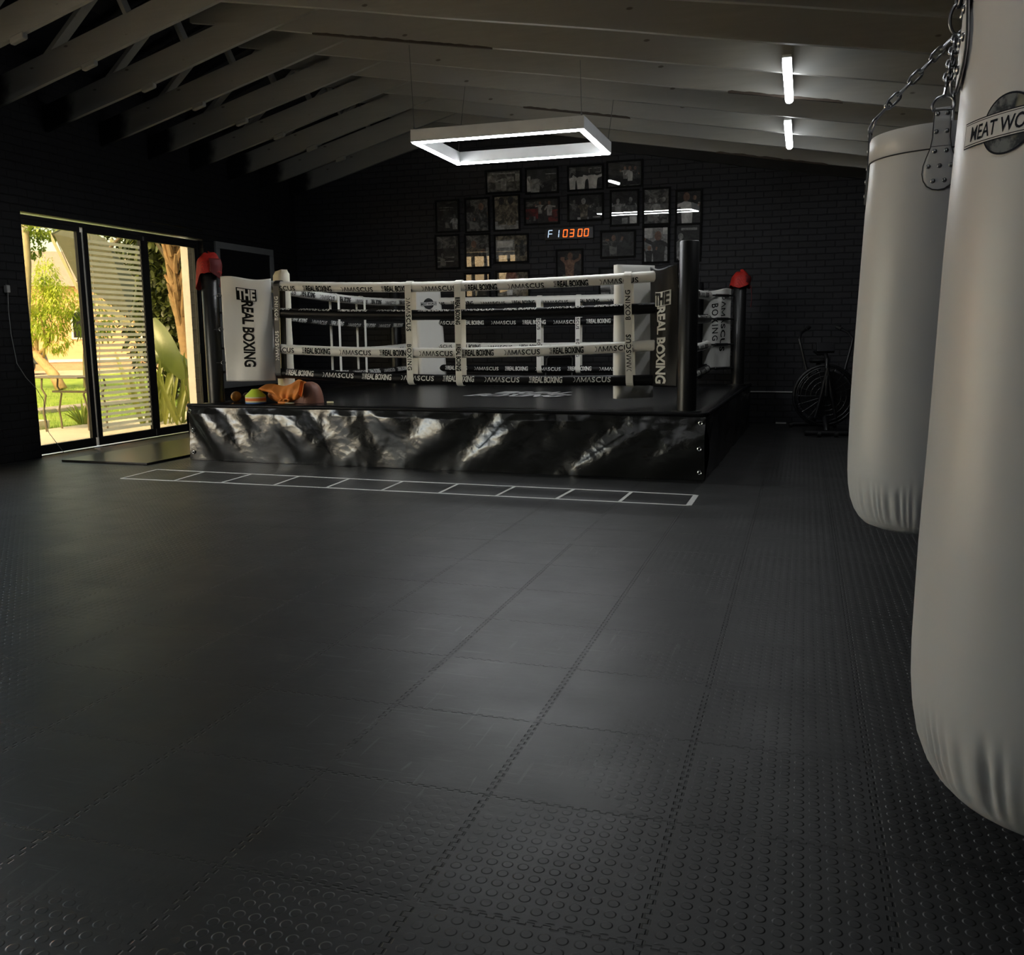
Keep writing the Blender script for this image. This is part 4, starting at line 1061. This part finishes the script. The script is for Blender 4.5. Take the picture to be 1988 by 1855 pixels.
m = MB()
for k in range(10):
    a = 2 * PI * k / 10; c, s = math.cos(a), math.sin(a)
    m.obox((.19 * c, 0, .48 + .19 * s), (.13 * c, 0, .13 * s), (0, .045, 0), (-.004 * s, 0, .004 * c))
m.cyl((0, -.06, .48), (0, .06, .48), .05, 20); m.build('fan', M['rubber'], bk)
m = MB(); m.tube([(0, -.1, .48), (0, -.12, .70), (0, -.06, .92), (0, .12, 1.0)], .028, 10); m.tube([(0, -.25, .06), (0, -.12, .20), (0, .45, .22), (0, .85, .10)], .035, 10)
m.tube([(0, .45, .22), (0, .50, .55), (0, .58, .86)], .03, 10); m.tube([(-.12, -.12, .22), (-.06, -.12, .50), (0, -.12, .82)], .02, 8); m.tube([(.12, -.12, .22), (.06, -.12, .50), (0, -.12, .82)], .02, 8)
m.build('bike_frame', M['bike'], bk)
for y, w in ((-.28, .26), (.88, .26)):
    m = MB(); m.cyl((-w, y, .045), (w, y, .045), .032, 14); m.build('foot_bar', M['bike'], bk)
    for sg in (-1, 1):
        m = MB(); m.cyl((sg * w * (.30 if y < 0 else 1), y - .035, .035), (sg * w * (.30 if y < 0 else 1) + sg * .04, y - .035, .035), .035, 16); m.build('foot_wheel', M['rubber'], bk)
for sg in (-1, 1):
    m = MB(); m.tube([(sg * .16, -.02, .36), (sg * .20, .0, .70), (sg * .29, .05, 1.06), (sg * .315, .08, 1.16), (sg * .28, .20, 1.24), (sg * .17, .34, 1.31)], .017, 10); h_ = m.build('handle', M['bike'], bk)
    m = MB(); m.tube([(sg * .215, .28, 1.282), (sg * .165, .345, 1.313)], .024, 12); m.build('grip', M['rubber'], h_)
    m = MB(); m.cyl((sg * .07, .30, .40), (sg * .20, .30, .40 + sg * .12), .014, 8); m.obox((sg * .25, .30, .40 + sg * .12), (.05, 0, 0), (0, .045, 0), (0, 0, .012)); m.build('pedal', M['bike'], bk)
m = MB(); m.obox((.0, .10, 1.06), (.105, .0, -.0), (0, .03, .055), (0, -.02, .012)); m.build('console', M['timer'], bk, bevel=.006)
m = MB()
m.lathe([(0, 0), (.10, .0), (.125, .03), (.11, .055), (0, .07)], (0, .58, .86), 24); s_ = m.build('saddle', M['rubber'], bk, ang=60); s_.scale = (1, 1.0, 1)
for sc_ in (1,):
    m = MB(); m.add([(0, 0, 0)], []); 
m = MB(); m.tube([(-.15, .02, 1.02), (-.10, .03, .985), (.0, .06, .99)], .014, 8); m.build('bottle_holder', M['bike'], bk)

# folding chair behind the ring ------------------------------------------
fc = thing('folding_chair', 'grey framed folding chair standing behind the ring by the back wall', 'chair', (-3.40, 12.955, 0), PI)
m = MB(); m.tube([(-.21, .16, 0), (-.20, -.02, .62), (-.195, -.10, .90), (-.15, -.115, .965), (.15, -.115, .965), (.195, -.10, .90), (.20, -.02, .62), (.21, .16, 0)], .012, 8); m.build('front_frame', M['grey_tube'], fc)
m = MB(); m.tube([(-.19, -.17, 0), (-.18, .08, .43), (.18, .08, .43), (.19, -.17, 0)], .012, 8); m.build('rear_legs', M['grey_tube'], fc)
m = MB(); m.box(-.18, .18, -.10, .22, .445, .475); m.build('seat', M['frame_black'], fc, bevel=.01)
m = MB(); m.grid(lambda u, v: ((u - .5) * .37, -.085 - .02 * v + .02 * (1 - (2 * u - 1) ** 2), .74 + .17 * v), 10, 5); m.build('backrest', M['frame_black'], fc, solid=.012)

# ------------------------------------------------------------------ heavy bags
def globe_mat():
    g = G('printed_globe'); o = g.obj(); n = g.noise(o, 28, 4, .6)
    c = g.mix(g.ramp(n, .44, .54), (.020, .027, .040), (.16, .18, .20)); c = g.mix(g.ramp(g.noise(g.mapv(o, loc=(3, 1, 2)), 16, 2), .58, .66), c, (.27, .26, .20))
    g.bsdf(c, .5, spec=.2); return g.m
M['globe'] = globe_mat()
M['piping'] = simple('dark_piping', (.045, .045, .05), .5)
def chain_links(a, b, L=.043, wire=.0034, wid=.0115):
    a, b = Vector(a), Vector(b); d = b - a; n = max(1, round(d.length / (L - 2 * wire))); st = d / n; x, y, z = basis(d)
    m = MB(); hl = st.length / 2 + wire * .9
    for i in range(n):
        c = a + st * (i + .5); s_ = x if i % 2 else y; pts = []
        for k in range(14):
            t = 2 * PI * k / 14; cx, cz = math.cos(t), math.sin(t)
            off = max(0, hl - wid); pts.append(c + s_ * wid * cx * .8 + z * (wid * cz + (off if cz > 0 else -off)))
        m.tube(pts, wire, 6, closed=True)
    return m
def heavy_bag(label, x, y, z0, H, r, rot, apex, zceil, taper, seedv, logo=None):
    root = thing('heavy_bag', label, 'punching bag', (x, y, z0), 0, 'white heavy bags hung on chains')
    # profile of the shell: bulges a little, gathers into pleats above the round bottom
    prof = [(0, .004), (.35, .0), (.62, .010), (.76, .020), (.83, .034), (.89, .053), (.945, .083), (.978, .118), (.994, .155), (1.0, .20), (.995, .34), (.975, .5), (.950, .7), (.930, .82), (taper, H - .055), (taper - .004, H - .04), (taper - .012, H - .004), (taper - .05, H), (taper - .10, H - .015), (0, H - .03)]
    P2 = []
    for i in range(len(prof) - 1):
        k = 6 if 3 < i < 15 else 2
        for j in range(k):
            t = j / k; P2.append((lerp(prof[i][0], prof[i + 1][0], t), lerp(prof[i][1], prof[i + 1][1], t)))
    P2.append(prof[-1])
    def rad(a, i):
        q_, z = P2[i]; pl = 0
        if .030 < z < .16 and q_ > .75:
            w = math.sin(PI * min(1, (z - .030) / .13)) ** .8 * (1 if z < .09 else (1 - (z - .09) / .07))
            ph = a * 30 + 4 * nz(math.cos(a) * 3, math.sin(a) * 3, seedv)
            pl = -.036 * w * abs(math.sin(ph)) ** 3 * (.5 + nz(math.cos(a) * 5, math.sin(a) * 5, seedv + 3))
        lump = .008 * nz(math.cos(a) * 1.3, math.sin(a) * 1.3, z * 3 + seedv) if q_ > .5 else 0
        if q_ > .8 and z > H - .17 and z < H - .055:
            lump += .006 * math.sin(a * 22 + z * 40) * (z - H + .17) / .115 * max(0, math.cos(2 * (a - rot)) ) ** 2
        return 1 + pl + lump
    m = MB(); m.lathe([(q_ * r, z) for q_, z in P2], (0, 0, 0), 360, fn=rad)
    m.build('bag_shell', M['bag'], root, ang=180)
    m = MB(); rr = r * taper
    m.lathe([(rr + .0012, H - .058), (rr + .0030, H - .056), (rr + .0030, H - .006), (rr + .0005, H + .001), (rr - .004, H + .001)], (0, 0, 0), 120); m.f = [f for f in m.f if len(f) < 50]; m.mi = m.mi[:len(m.f)]
    cb = m.build('top_band', M['bag'], root, ang=60)
    for z in (H - .059,):
        m = MB(); m.tube([((rr + .002) * math.cos(2 * PI * k / 90), (rr + .002) * math.sin(2 * PI * k / 90), z) for k in range(90)], .0016, 6, closed=True); m.build('piping', M['piping'], cb)
    m = MB(); rb = r * .80 + .001
    m.tube([(rb * math.cos(2 * PI * k / 120) , rb * math.sin(2 * PI * k / 120), .035) for k in range(120)], .0011, 5, closed=True); m.build('bottom_seam', M['piping'], root)
    A = Vector(apex) - root.location
    for kk in range(4):
        az = rot + kk * PI / 2
        def on(u, z, lift):
            zz = min(z, H - .001); R = (rr if zz > H - .06 else lerp(rr, r * .93, min(1, (H - .06 - zz) / .18))) + .0045 + lift
            a = az + u / R; return Vector((R * math.cos(a), R * math.sin(a), z))
        out = []
        for zz, hw in ((.032, .0175), (.0, .0185), (-.035, .0190), (-.058, .0225), (-.078, .0300), (-.098, .0365), (-.116, .0380), (-.132, .0345), (-.145, .0260), (-.153, .0130), (-.155, 0)): out.append((zz, hw))
        m = MB(); vs = []; nu = 8
        for zz, hw in out:
            for i in range(nu + 1): vs.append(on(lerp(-hw, hw, i / nu), H + zz, 0))
        m.add(vs, [(j * (nu + 1) + i, j * (nu + 1) + i + 1, (j + 1) * (nu + 1) + i + 1, (j + 1) * (nu + 1) + i) for j in range(len(out) - 1) for i in range(nu)])
        sp = m.build('hanging_strap', M['bag'], root, solid=.003, ang=60)
        edge = [on(-hw, H + zz, .001) for zz, hw in out] + [on(hw, H + zz, .001) for zz, hw in reversed(out[:-1])]
        m = MB(); m.tube(edge, .0013, 6); m.tube([on(lerp(-.0215, .0215, i / 6), H - .055, .001) for i in range(7)], .001, 5); m.build('strap_piping', M['piping'], sp)
        for zz, us in ((.018, (-.0105, .0105)), (-.022, (-.0115, .0115)), (-.066, (-.0125, .0125)), (-.100, (-.0245, 0, .0245)), (-.134, (-.0125, .0125))):
            for u in us:
                c = on(u, H + zz, .001); nrm = Vector((c.x, c.y, 0)).normalized(); m = MB()
                X_, Y_, Z_ = basis(nrm)
                ring_ = [(.0056, 0), (.0054, .0015), (.0040, .0030), (.0018, .0037), (0, .0039)]
                vs = []; n = 12
                for q_, h in ring_:
                    for k in range(n): vs.append(c + X_ * q_ * math.cos(2 * PI * k / n) + Y_ * q_ * math.sin(2 * PI * k / n) + nrm * h)
                m.add(vs, [(i * n + k, i * n + (k + 1) % n, (i + 1) * n + (k + 1) % n, (i + 1) * n + k) for i in range(4) for k in range(n)])
                m.build('rivet', M['steel'], sp, ang=60)
        top = on(0, H + .030, 0); rd = Vector((math.cos(az), math.sin(az), 0)); tg = Vector((-math.sin(az), math.cos(az), 0))
        pts = [top - tg * .022 + Vector((0, 0, -.004)), top + tg * .022 + Vector((0, 0, -.004))]
        for k in range(11):
            t = PI * k / 10; pts.append(top + tg * .024 * math.cos(t) + Vector((0, 0, .004 + .026 * math.sin(t))) - rd * .012 * math.sin(t))
        m = MB(); m.tube(pts, .0030, 8, closed=True); m.build('d_ring', M['steel'], root, ang=80)
        e = top + Vector((0, 0, .030)) - rd * .012
        mid = e + (A - e).normalized() * .045
        m = MB(); m.tube([e - (A - e).normalized() * .004, lerp(e, mid, .5), mid], [.0048, .0034, .0040], 8)
        m.torus(mid, .008, .003, tg, 12, 6); m.build('snap_hook', M['steel'], root)
        chain_links(mid, A - (A - e).normalized() * .012).build('chain', M['steel'], root, ang=80)
    m = MB(); m.torus(A + Vector((0, 0, .034)), .018, .0042, (0, 1, 0), 24, 8, up=(0, 0, 1), sq=2.0); m.build('quick_link', M['dark_steel'], root, ang=80)
    m = MB(); m.torus(A + Vector((0, 0, .096)), .016, .0050, (1, .2, 0), 24, 8, up=(0, 0, 1), sq=2.0); m.build('swivel', M['dark_steel'], root, ang=80)
    chain_links(A + Vector((0, 0, .122)), Vector((A.x, A.y, zceil - z0)), L=.055, wire=.0048, wid=.0155).build('ceiling_chain', M['dark_steel'], root, ang=80)
    if logo:
        th, zc = logo; zc -= z0; gl = MB()
        def shell(a, z):
            for i in range(len(P2) - 1):
                if P2[i][0] > .85 and P2[i][1] <= z <= P2[i + 1][1]:
                    q_ = lerp(P2[i][0], P2[i + 1][0], (z - P2[i][1]) / max(1e-6, P2[i + 1][1] - P2[i][1])); break
            return r * q_ * (1 + .008 * nz(math.cos(a) * 1.3, math.sin(a) * 1.3, z * 3 + seedv))
        def at(u, v, lift): a = th + u / (r * .97); R = shell(a, zc + v) + lift * .42; return Vector((R * math.cos(a), R * math.sin(a), zc + v))
        n = 48
        for R0, R1, mi, lf in ((.0, .0350, 0, .0034), (.0350, .0375, 1, .0036)):
            for k in range(n):
                a, b = 2 * PI * k / n, 2 * PI * (k + 1) / n
                for s in range(4 if mi == 0 else 1):
                    q0, q1 = (lerp(R0, R1, s / 4), lerp(R0, R1, (s + 1) / 4)) if mi == 0 else (R0, R1)
                    gl.add([at(q0 * math.cos(a), q0 * math.sin(a) * .86, lf), at(q1 * math.cos(a), q1 * math.sin(a) * .86, lf), at(q1 * math.cos(b), q1 * math.sin(b) * .86, lf), at(q0 * math.cos(b), q0 * math.sin(b) * .86, lf)], [(0, 1, 2, 3)], mi)
        for (hw, hh, mi, lf) in ((.077, .0145, 1, .0045), (.0757, .0132, 2, .0050), (.0742, .0119, 1, .0055), (.0733, .0110, 2, .0060)):
            v, f = rect2d(-hw, hw, -hh, hh, 20, 2); gl.add([at(a, b, lf) for a, b in v], f, mi)
        v, f, w = glyphs('MEAT WORLD', .0225, .83, .014); gl.add([at(a - w / 2 + b * .1, b - .0080, .0066) for a, b in v], f, 1)
        gl.build('printed_logo', [M['globe'], M['ink_navy'], M['bag']], root, ang=60)
    return root
heavy_bag('white heavy bag hanging farther off, half hidden behind the closest bag', .325, 2.62, .722, 1.013, .2, math.radians(-101), (.345, 2.72, 2.005), 3.26, .895, 1.0)
heavy_bag('closest white heavy bag with a printed globe logo, cut off by the frame edge', .352, 1.26, .640, 1.052, .2, math.radians(176), (.352, 1.26, 1.98), 3.25, .895, 5.0, logo=(math.radians(-144), 1.472))

# ------------------------------------------------------------------ garden seen through the doors
GZ = -.04
PARASOL = [ (-11.58, 12.20, 2.93), (-11.01, 12.00, 2.17), (-10.40, 12.40, 1.59), (-11.24, 13.60, 2.26), (-12.14, 14.00, 3.04), (-12.31, 13.40, 3.23) ]
def ground(name, mat, x0, x1, y0, y1, z0, z1, kind='structure'):
    m = MB(); m.box(x0, x1, y0, y1, z0, z1); o = m.build(name, mat, smooth=False); o['kind'] = kind; return o
ground('patio', M['paving'], -10.25, XL - .03, -4, 24, -.3, -.012)
ground('patio', M['paving'], -24, -10.25, -6, 7.6, -.3, -.012)  # unseen paving added to cut green bounce light through the second door
def lawn_pt(u, v): x, y = lerp(-25.2, -10.25, u), lerp(7.6, 33, v); return (x, y, -.045 + .03 * nz(x * .4, y * .4))
m = MB(); m.grid(lawn_pt, 60, 90)
rnd = random.Random(3)
for _ in range(9000):
    x = -10.3 - 9 * rnd.random() ** 1.6; y = -x * rnd.uniform(.9, 1.55); h = rnd.uniform(.03, .07); a = rnd.uniform(0, PI); w = .006
    dx, dy = math.cos(a) * w, math.sin(a) * w; lx, ly = rnd.uniform(-.03, .03), rnd.uniform(-.03, .03)
    m.add([(x - dx, y - dy, -.06), (x + dx, y + dy, -.06), (x + lx, y + ly, -.03 + h)], [(0, 1, 2)])
lw = m.build('lawn_grass', M['grass'], smooth=False); tag(lw, 'bright sunlit lawn beyond the patio outside the glass doors', 'grass', kind='stuff')
ground('road_outside', M['road'], -60, -25.1, -10, 70, -.3, -.05)
st = thing('stone_edging', 'grey stone edging strip crossing the lawn', 'edging', (-13.0, 13.4, 0))
m = MB()
for k in range(40):
    y = -5.4 + k * .4; m.box(-.22 + .03 * nz(k), .22 + .03 * nz(k, 3), y, y + .38, -.06, .03 + .015 * nz(k, 7))
m.build('edging_stones', M['stone'], st, bevel=.02)
# house across the lawn
hs = thing('house', 'peach plastered house with a terracotta roof across the lawn', 'house', (-30.2, 31.0, -.05), math.radians(44.2))
m = MB(); m.box(-16, 11, 0, 8, .35, 3.55); m.build('wall', M['peach'], hs, smooth=False)
m = MB(); m.box(-16, 11, -.06, 8, 0, .35); m.build('plinth', simple('pinkish_plinth', (.50, .30, .19), .85), hs, smooth=False)
m = MB(); m.box(-16, 11, -.09, 0, .35, .47); m.build('white_band', M['white_trim'], hs, smooth=False)
m = MB(); m.hexa([(-16.5, -.5, 3.5), (-1.25, -.5, 3.5), (-1.25, 5, 5.9), (-16.5, 5, 5.9), (-16.5, -.5, 3.6), (-1.25, -.5, 3.6), (-1.25, 5, 6.0), (-16.5, 5, 6.0)]); m.build('roof', M['terracotta'], hs, smooth=False)
m = MB(); m.box(-.85, 9, -.25, 7, 3.5, 4.9); m.build('grey_gable', M['grey_roof'], hs, smooth=False)
m = MB(); m.box(-1.2, -.85, -.4, -.02, .4, 5.6); m.build('downpipe', M['white_trim'], hs, smooth=False)
for x in (.9, 3.6, 6.5):
    m = MB(); m.box(x, x + .9, -.05, 0, 1.3, 2.5); w_ = m.build('window', M['white_trim'], hs, smooth=False)
    m = MB(); m.box(x + .08, x + .82, -.07, -.05, 1.38, 2.42); m.build('pane', M['car_glass'], w_, smooth=False)
# parked car
cr = thing('car', 'dark car parked across the lawn, seen low past the door edge', 'car', (-28.9, 26.6, -.05), math.radians(44))
m = MB(); prof = [(-2.1, .35), (-2.05, .75), (-1.2, .92), (-.55, 1.38), (.75, 1.42), (1.45, .98), (2.0, .88), (2.1, .4)]
for s0 in (0,):
    vs = [(x, sy * (.82 if z < 1 else .68), z) for sy in (-1, 1) for x, z in prof]; n = len(prof)
    m.add(vs, [(i, i + 1, n + i + 1, n + i) for i in range(n - 1)] + [tuple(range(n - 1, -1, -1)), tuple(range(n, 2 * n)), (0, n, 2 * n - 1, n - 1)])
m.build('car_body', M['car_paint'], cr, bevel=.06, seg=3)
m = MB(); m.hexa([(-1.05, -.835, .95), (1.25, -.835, .98), (.68, -.72, 1.34), (-.52, -.72, 1.32), (-1.05, -.80, .95), (1.25, -.80, .98), (.68, -.66, 1.34), (-.52, -.66, 1.32)]); m.build('side_window', M['car_glass'], cr)
for x in (-1.3, 1.3):
    for sy in (-1, 1):
        m = MB(); m.cyl((x, sy * .70, .32), (x, sy * .86, .32), .32, 24); m.build('wheel', M['rubber'], cr, bevel=.02)
# plants -----------------------------------------------------------------
def leaf(m, p, d, L, w, droop=.3, mi=0, n=3):
    d = Vector(d).normalized(); side = d.cross(Vector((0, 0, 1)))
    side = side.normalized() if side.length > 1e-3 else Vector((1, 0, 0)); vs = []
    for i in range(n + 1):
        t = i / n; c = Vector(p) + d * L * t + Vector((0, 0, -droop * L * t * t)); hw = w / 2 * math.sin(PI * (t * .88 + .06)) ** .8
        vs += [c - side * hw, c + side * hw]
    m.add(vs, [(2 * i, 2 * i + 1, 2 * i + 3, 2 * i + 2) for i in range(n)], mi)
def rdir(rnd, up=.0):
    v = Vector((rnd.gauss(0, 1), rnd.gauss(0, 1), rnd.gauss(0, 1) + up)); return v.normalized()
def cloud(m, rnd, c, rad, n, L, w, droop=.4, shell=.55):
    for _ in range(n):
        v = rdir(rnd); q = shell + (1 - shell) * rnd.random(); p = Vector(c) + Vector((v.x * rad[0], v.y * rad[1], v.z * rad[2])) * q
        leaf(m, p, rdir(rnd, .1) + v * .6, L * rnd.uniform(.6, 1.2), w, droop)
# young feathery tree on the lawn
ty = thing('garden_tree', 'young feathery light green tree with a forked leaning trunk on the lawn', 'tree', (-18.6, 19.4, -.05)); rnd = random.Random(5)
m = MB(); m.tube([(0, 0, 0), (-.22, 0, .40), (-.62, .0, .78), (-.78, 0, .98)], [.15, .13, .12, .10], 10)
for pts, r in (([(-.74, 0, .95), (-1.05, 0, 1.3), (-1.25, .1, 1.7)], .055), ([(-.72, 0, .95), (-.75, .1, 1.5), (-.72, 0, 2.2)], .05), ([(-.68, 0, .92), (-.35, .0, 1.15), (-.1, .1, 1.6)], .05), ([(-.5, 0, .85), (-.3, -.1, 1.3), (-.45, -.1, 2.4)], .04)):
    m.tube(pts, [r, r * .7, r * .4], 8)
m.build('trunk', M['bark'], ty, ang=180)
m = MB()
for c, rd_, n in (((-.9, 0, 1.75), (.55, .6, .45), 520), ((-.2, 0, 1.8), (.5, .6, .5), 480), ((-.55, 0, 2.45), (.75, .7, .5), 700), ((-.15, 0, 2.9), (.25, .4, .55), 330), ((.25, 0, 2.3), (.4, .5, .5), 380), ((-1.25, 0, 1.3), (.3, .4, .4), 220), ((-.1, .1, 1.25), (.35, .4, .3), 160)):
    cloud(m, rnd, c, rd_, int(n * 2.2), .12, .032, .55)
m.build('foliage', M['leaf_light'], ty, smooth=False)
# second trunk
t2 = thing('garden_tree', 'slim straight pale trunked tree just behind the feathery one', 'tree', (-18.55, 20.3, -.05)); rnd = random.Random(6)
m = MB(); m.tube([(0, 0, 0), (.02, 0, .7), (.10, 0, 1.4), (.16, 0, 2.2)], [.13, .11, .09, .05], 10); m.build('trunk', M['grey_bark'], t2, ang=180)
m = MB(); cloud(m, rnd, (.35, 0, 1.9), (.6, .6, .7), 900, .12, .05, .5); m.build('foliage', M['leaf_mid'], t2, smooth=False)
# tall grey trunk at the left edge of the glass
t3 = thing('garden_tree', 'tall slender grey trunk at the left edge of the first door pane', 'tree', (-16.25, 16.05, -.05)); rnd = random.Random(8)
m = MB(); m.tube([(0, 0, 0), (.05, 0, 1.5), (.22, 0, 2.9), (.30, 0, 4.6)], [.06, .075, .085, .08], 10); m.build('trunk', M['grey_bark'], t3, ang=180)
m = MB()
for c, rd_, n in (((.9, .2, 3.75), (.8, .6, .32), 1100), ((.0, .3, 3.35), (.35, .4, .3), 300), ((1.7, .5, 3.9), (.7, .6, .4), 700)): cloud(m, rnd, c, rd_, n, .11, .055, .3)
m.build('foliage', M['leaf_mid'], t3, smooth=False)
# dark evergreen mass behind the middle and right panes
def dark_tree(label, x, y, spec, trunk, seedv, mat='leaf_dark'):
    t = thing('garden_tree', label, 'tree', (x, y, -.05)); rnd = random.Random(seedv)
    m = MB(); m.tube([(0, 0, 0), (.05, 0, trunk * .5), (0, .05, trunk)], [.14, .11, .07], 8); m.build('trunk', M['grey_bark'], t)
    m = MB()
    for c, rd_, n in spec: cloud(m, rnd, c, rd_, n, .17, .085, .35, .3)
    m.build('foliage', M[mat], t, smooth=False)
dark_tree('dense dark evergreen tree behind the striped middle pane', -14.9, 19.0, [((0, 0, 2.7), (1.3, 1.4, 1.3), 4600), ((.3, .2, 4.2), (1.5, 1.5, 1.0), 3000)], 3.0, 11)
dark_tree('dark broadleaf bush behind the palm trunk in the right pane', -12.6, 16.6, [((0, 0, 1.5), (1.3, 1.2, 1.5), 4200), ((0, 0, 3.4), (1.5, 1.3, 1.4), 4200)], 2.2, 12)
# palm
pm = thing('palm_tree', 'leaning palm trunk with old leaf bases in the right door pane', 'palm', (-9.42, 12.6, -.05)); rnd = random.Random(9)
m = MB(); m.tube([(0, 0, 0), (-.03, 0, .5), (-.06, 0, .9), (-.15, 0, 1.6), (-.24, 0, 2.2), (-.32, 0, 3.0), (-.36, 0, 4.1)], [.118, .104, .098, .095, .09, .09, .085], 14); m.build('trunk', M['palm_bark'], pm, ang=180)
for k in range(46):
    z = 1.40 + .052 * k; cx_ = lerp(-.13, -.36, (z - 1.45) / 2.6); a = k * 2.4; ca, sa = math.cos(a), math.sin(a)
    m = MB(); p0 = Vector((cx_ + .055 * ca, .055 * sa, z)); p1 = p0 + Vector((.055 * ca, .055 * sa, .15)); p2 = p1 + Vector((.075 * ca, .07 * sa, .13 + .12 * (k % 3)))
    m.tube([p0, p1, p2], [.046, .036, .020], 6); m.build('leaf_base', M['palm_bark'], pm)
for k in range(9):
    a = 2 * PI * k / 9; m = MB(); pts = [Vector((-.36, 0, 4.1)) + Vector((math.cos(a) * 1.6 * t, math.sin(a) * 1.6 * t, .8 * t - 1.1 * t * t)) for t in (0, .2, .4, .6, .8, 1.0)]
    m.tube(pts, [.02, .018, .014, .01, .007, .004], 5)
    for i in range(1, 6):
        for j in range(5):
            p = lerp(pts[i - 1], pts[i], j / 5); dv = (pts[i] - pts[i - 1]).normalized(); sd2 = dv.cross(Vector((0, 0, 1))).normalized()
            for sg in (-1, 1): leaf(m, p, sd2 * sg + dv * .6, .4, .035, .4)
    m.build('frond', M['leaf_mid'], pm, smooth=False)
# broad leaved plant
bp = thing('broadleaf_plant', 'tall clump of broad blade leaves at the foot of the palm', 'plant', (-9.05, 11.45, -.012)); rnd = random.Random(4)
def broad(m, p0, p1, w, cup=.18, bend=.1, n=10):
    p0, p1 = Vector(p0), Vector(p1); d = p1 - p0; side = d.cross(Vector((.55, -.83, 0))).normalized(); nrm = side.cross(d).normalized(); vs = []
    for i in range(n + 1):
        t = i / n; c = lerp(p0, p1, t) + nrm * bend * math.sin(PI * t); hw = w / 2 * (math.sin(PI * min(1, t * .93 + .05)) ** .55)
        for s in (-1, -.5, 0, .5, 1): vs.append(c + side * hw * s + nrm * cup * hw * abs(s) * (1 + .15 * math.sin(i * 2 + s)))
    m.add(vs, [(i * 5 + k, i * 5 + k + 1, (i + 1) * 5 + k + 1, (i + 1) * 5 + k) for i in range(n) for k in range(4)])
for p0, p1, w in (((-.20, .05, 1.55), (.30, .03, .66), .30), ((-.42, .3, 1.25), (-.1, .25, .75), .2), ((-.1, .5, 1.0), (.35, .4, .5), .16)):
    m = MB(); broad(m, p0, p1, w); lf = m.build('broad_leaf', M['leaf_banana'], bp, ang=180)
    m = MB(); m.tube([Vector(p1) * 1.0, Vector(p1) + Vector((.03, .02, -.25)), (.05 + p1[0] * .4, .1, 0)], [.008, .012, .016], 6); m.build('leaf_stalk', M['blade'], lf)
for k in range(34):
    a = rnd.uniform(0, 2 * PI); b0 = Vector((rnd.uniform(-.45, .35), rnd.uniform(-.2, .4), 0)); L = rnd.uniform(.5, 1.15); tilt = rnd.uniform(.05, .45)
    m = MB(); d = Vector((math.cos(a) * tilt, math.sin(a) * tilt, 1)); w = rnd.uniform(.03, .085); broad(m, b0, b0 + d * L, w, .3, .06, 7); m.build('blade', M['blade'], bp, ang=180)
# agave
ag = thing('spiky_plant', 'spiky grass plant beside the patio table legs', 'plant', (-10.32, 11.15, -.05)); rnd = random.Random(2)
for k in range(46):
    a = rnd.uniform(0, 2 * PI); t = rnd.uniform(.15, 1.1); m = MB(); leaf(m, (.05 * math.cos(a), .05 * math.sin(a), 0), (math.cos(a) * t, math.sin(a) * t, 1), rnd.uniform(.32, .55), .035, .25, n=5); m.build('blade', M['blade'] if k % 2 else M['leaf_mid'], ag, smooth=False)
# patio table
tb = thing('patio_table', 'slender metal patio table standing on the paving outside', 'table', (-9.85, 10.32, -.012))
m = MB(); m.box(-.55, .52, -.30, .36, .735, .752); m.build('table_top', M['table_metal'], tb, bevel=.004)
for x, y in ((-.12, -.26), (-.25, .16), (.37, .0), (.42, .3)):
    s = 1 if x > 0 else -1
    m = MB(); m.tube([(x, y, .735), (x + .02 * s, y, .60), (x + .045 * -s, y, .50), (x - .015 * s, y, .40), (x + .02 * s, y, .26), (x, y, .12), (x + .005, y, 0)], .013, 8); m.build('leg', M['table_metal'], tb)
m = MB(); m.box(-.20, .40, -.02, .03, .525, .555); m.build('stretcher', M['table_metal'], tb, bevel=.004)
# tilted parasol: six sided canopy on a side pole, leaning over
pr = thing('garden_parasol', 'olive parasol tilted over the garden, seen at the top of the door panes', 'parasol', (-11.6, 13.3, -.05))
loc = Vector((-11.6, 13.3, -.05)); rim = [Vector(p) - loc for p in PARASOL]; ctr = sum(rim, Vector()) / 6
nrm = (rim[2] - rim[0]).cross(rim[4] - rim[0]).normalized()
if nrm.dot(Vector((0, 0, 1))) < 0: nrm = -nrm
apex = ctr + nrm * .35
m = MB(); m.add(rim + [apex], [(i, (i + 1) % 6, 6) for i in range(6)]); m.build('canopy', M['parasol'], pr, solid=.01, smooth=False)
m = MB(); val = [p - nrm * .02 + (p - ctr).normalized() * .05 for p in rim]; low = [p - Vector((0, 0, .11)) for p in val]
m.add(val + low, [(i, (i + 1) % 6, 6 + (i + 1) % 6, 6 + i) for i in range(6)]); m.build('valance', M['parasol_light'], pr, solid=.006, smooth=False)
for p in rim:
    m = MB(); m.tube([apex - nrm * .04, p - nrm * .02], .010, 6); m.build('rib', M['table_metal'], pr)
m = MB(); m.tube([(.9, .9, 0), (.9, .9, 2.2), (.5, .5, 3.3), apex + nrm * .25, apex], .03, 10); m.build('pole', M['table_metal'], pr)
m = MB(); m.lathe([(.3, 0), (.3, .06), (.06, .09), (.05, .25), (0, .25)], (.9, .9, 0), 28); m.build('base', M['stone'], pr)
m = MB(); m.tube([rim[0], rim[0] + Vector((.13, .1, -.5)), rim[0] + Vector((.26, .2, -1.0))], .006, 5); m.build('crank_cord', M['table_metal'], pr)
m = MB(); m.box(-8.22, -8.0, 10.90, 11.3, -.012, 2.6); tag(m.build('trim_1', M['white_trim'], smooth=False), kind='structure')
# pale box on the patio
bx = MB(); bx.box(-10.62, -10.38, 10.0, 10.55, -.05, .10); tag(bx.build('planter_block', M['white_trim'], bevel=.01), 'low pale block where the patio meets the lawn', 'block')
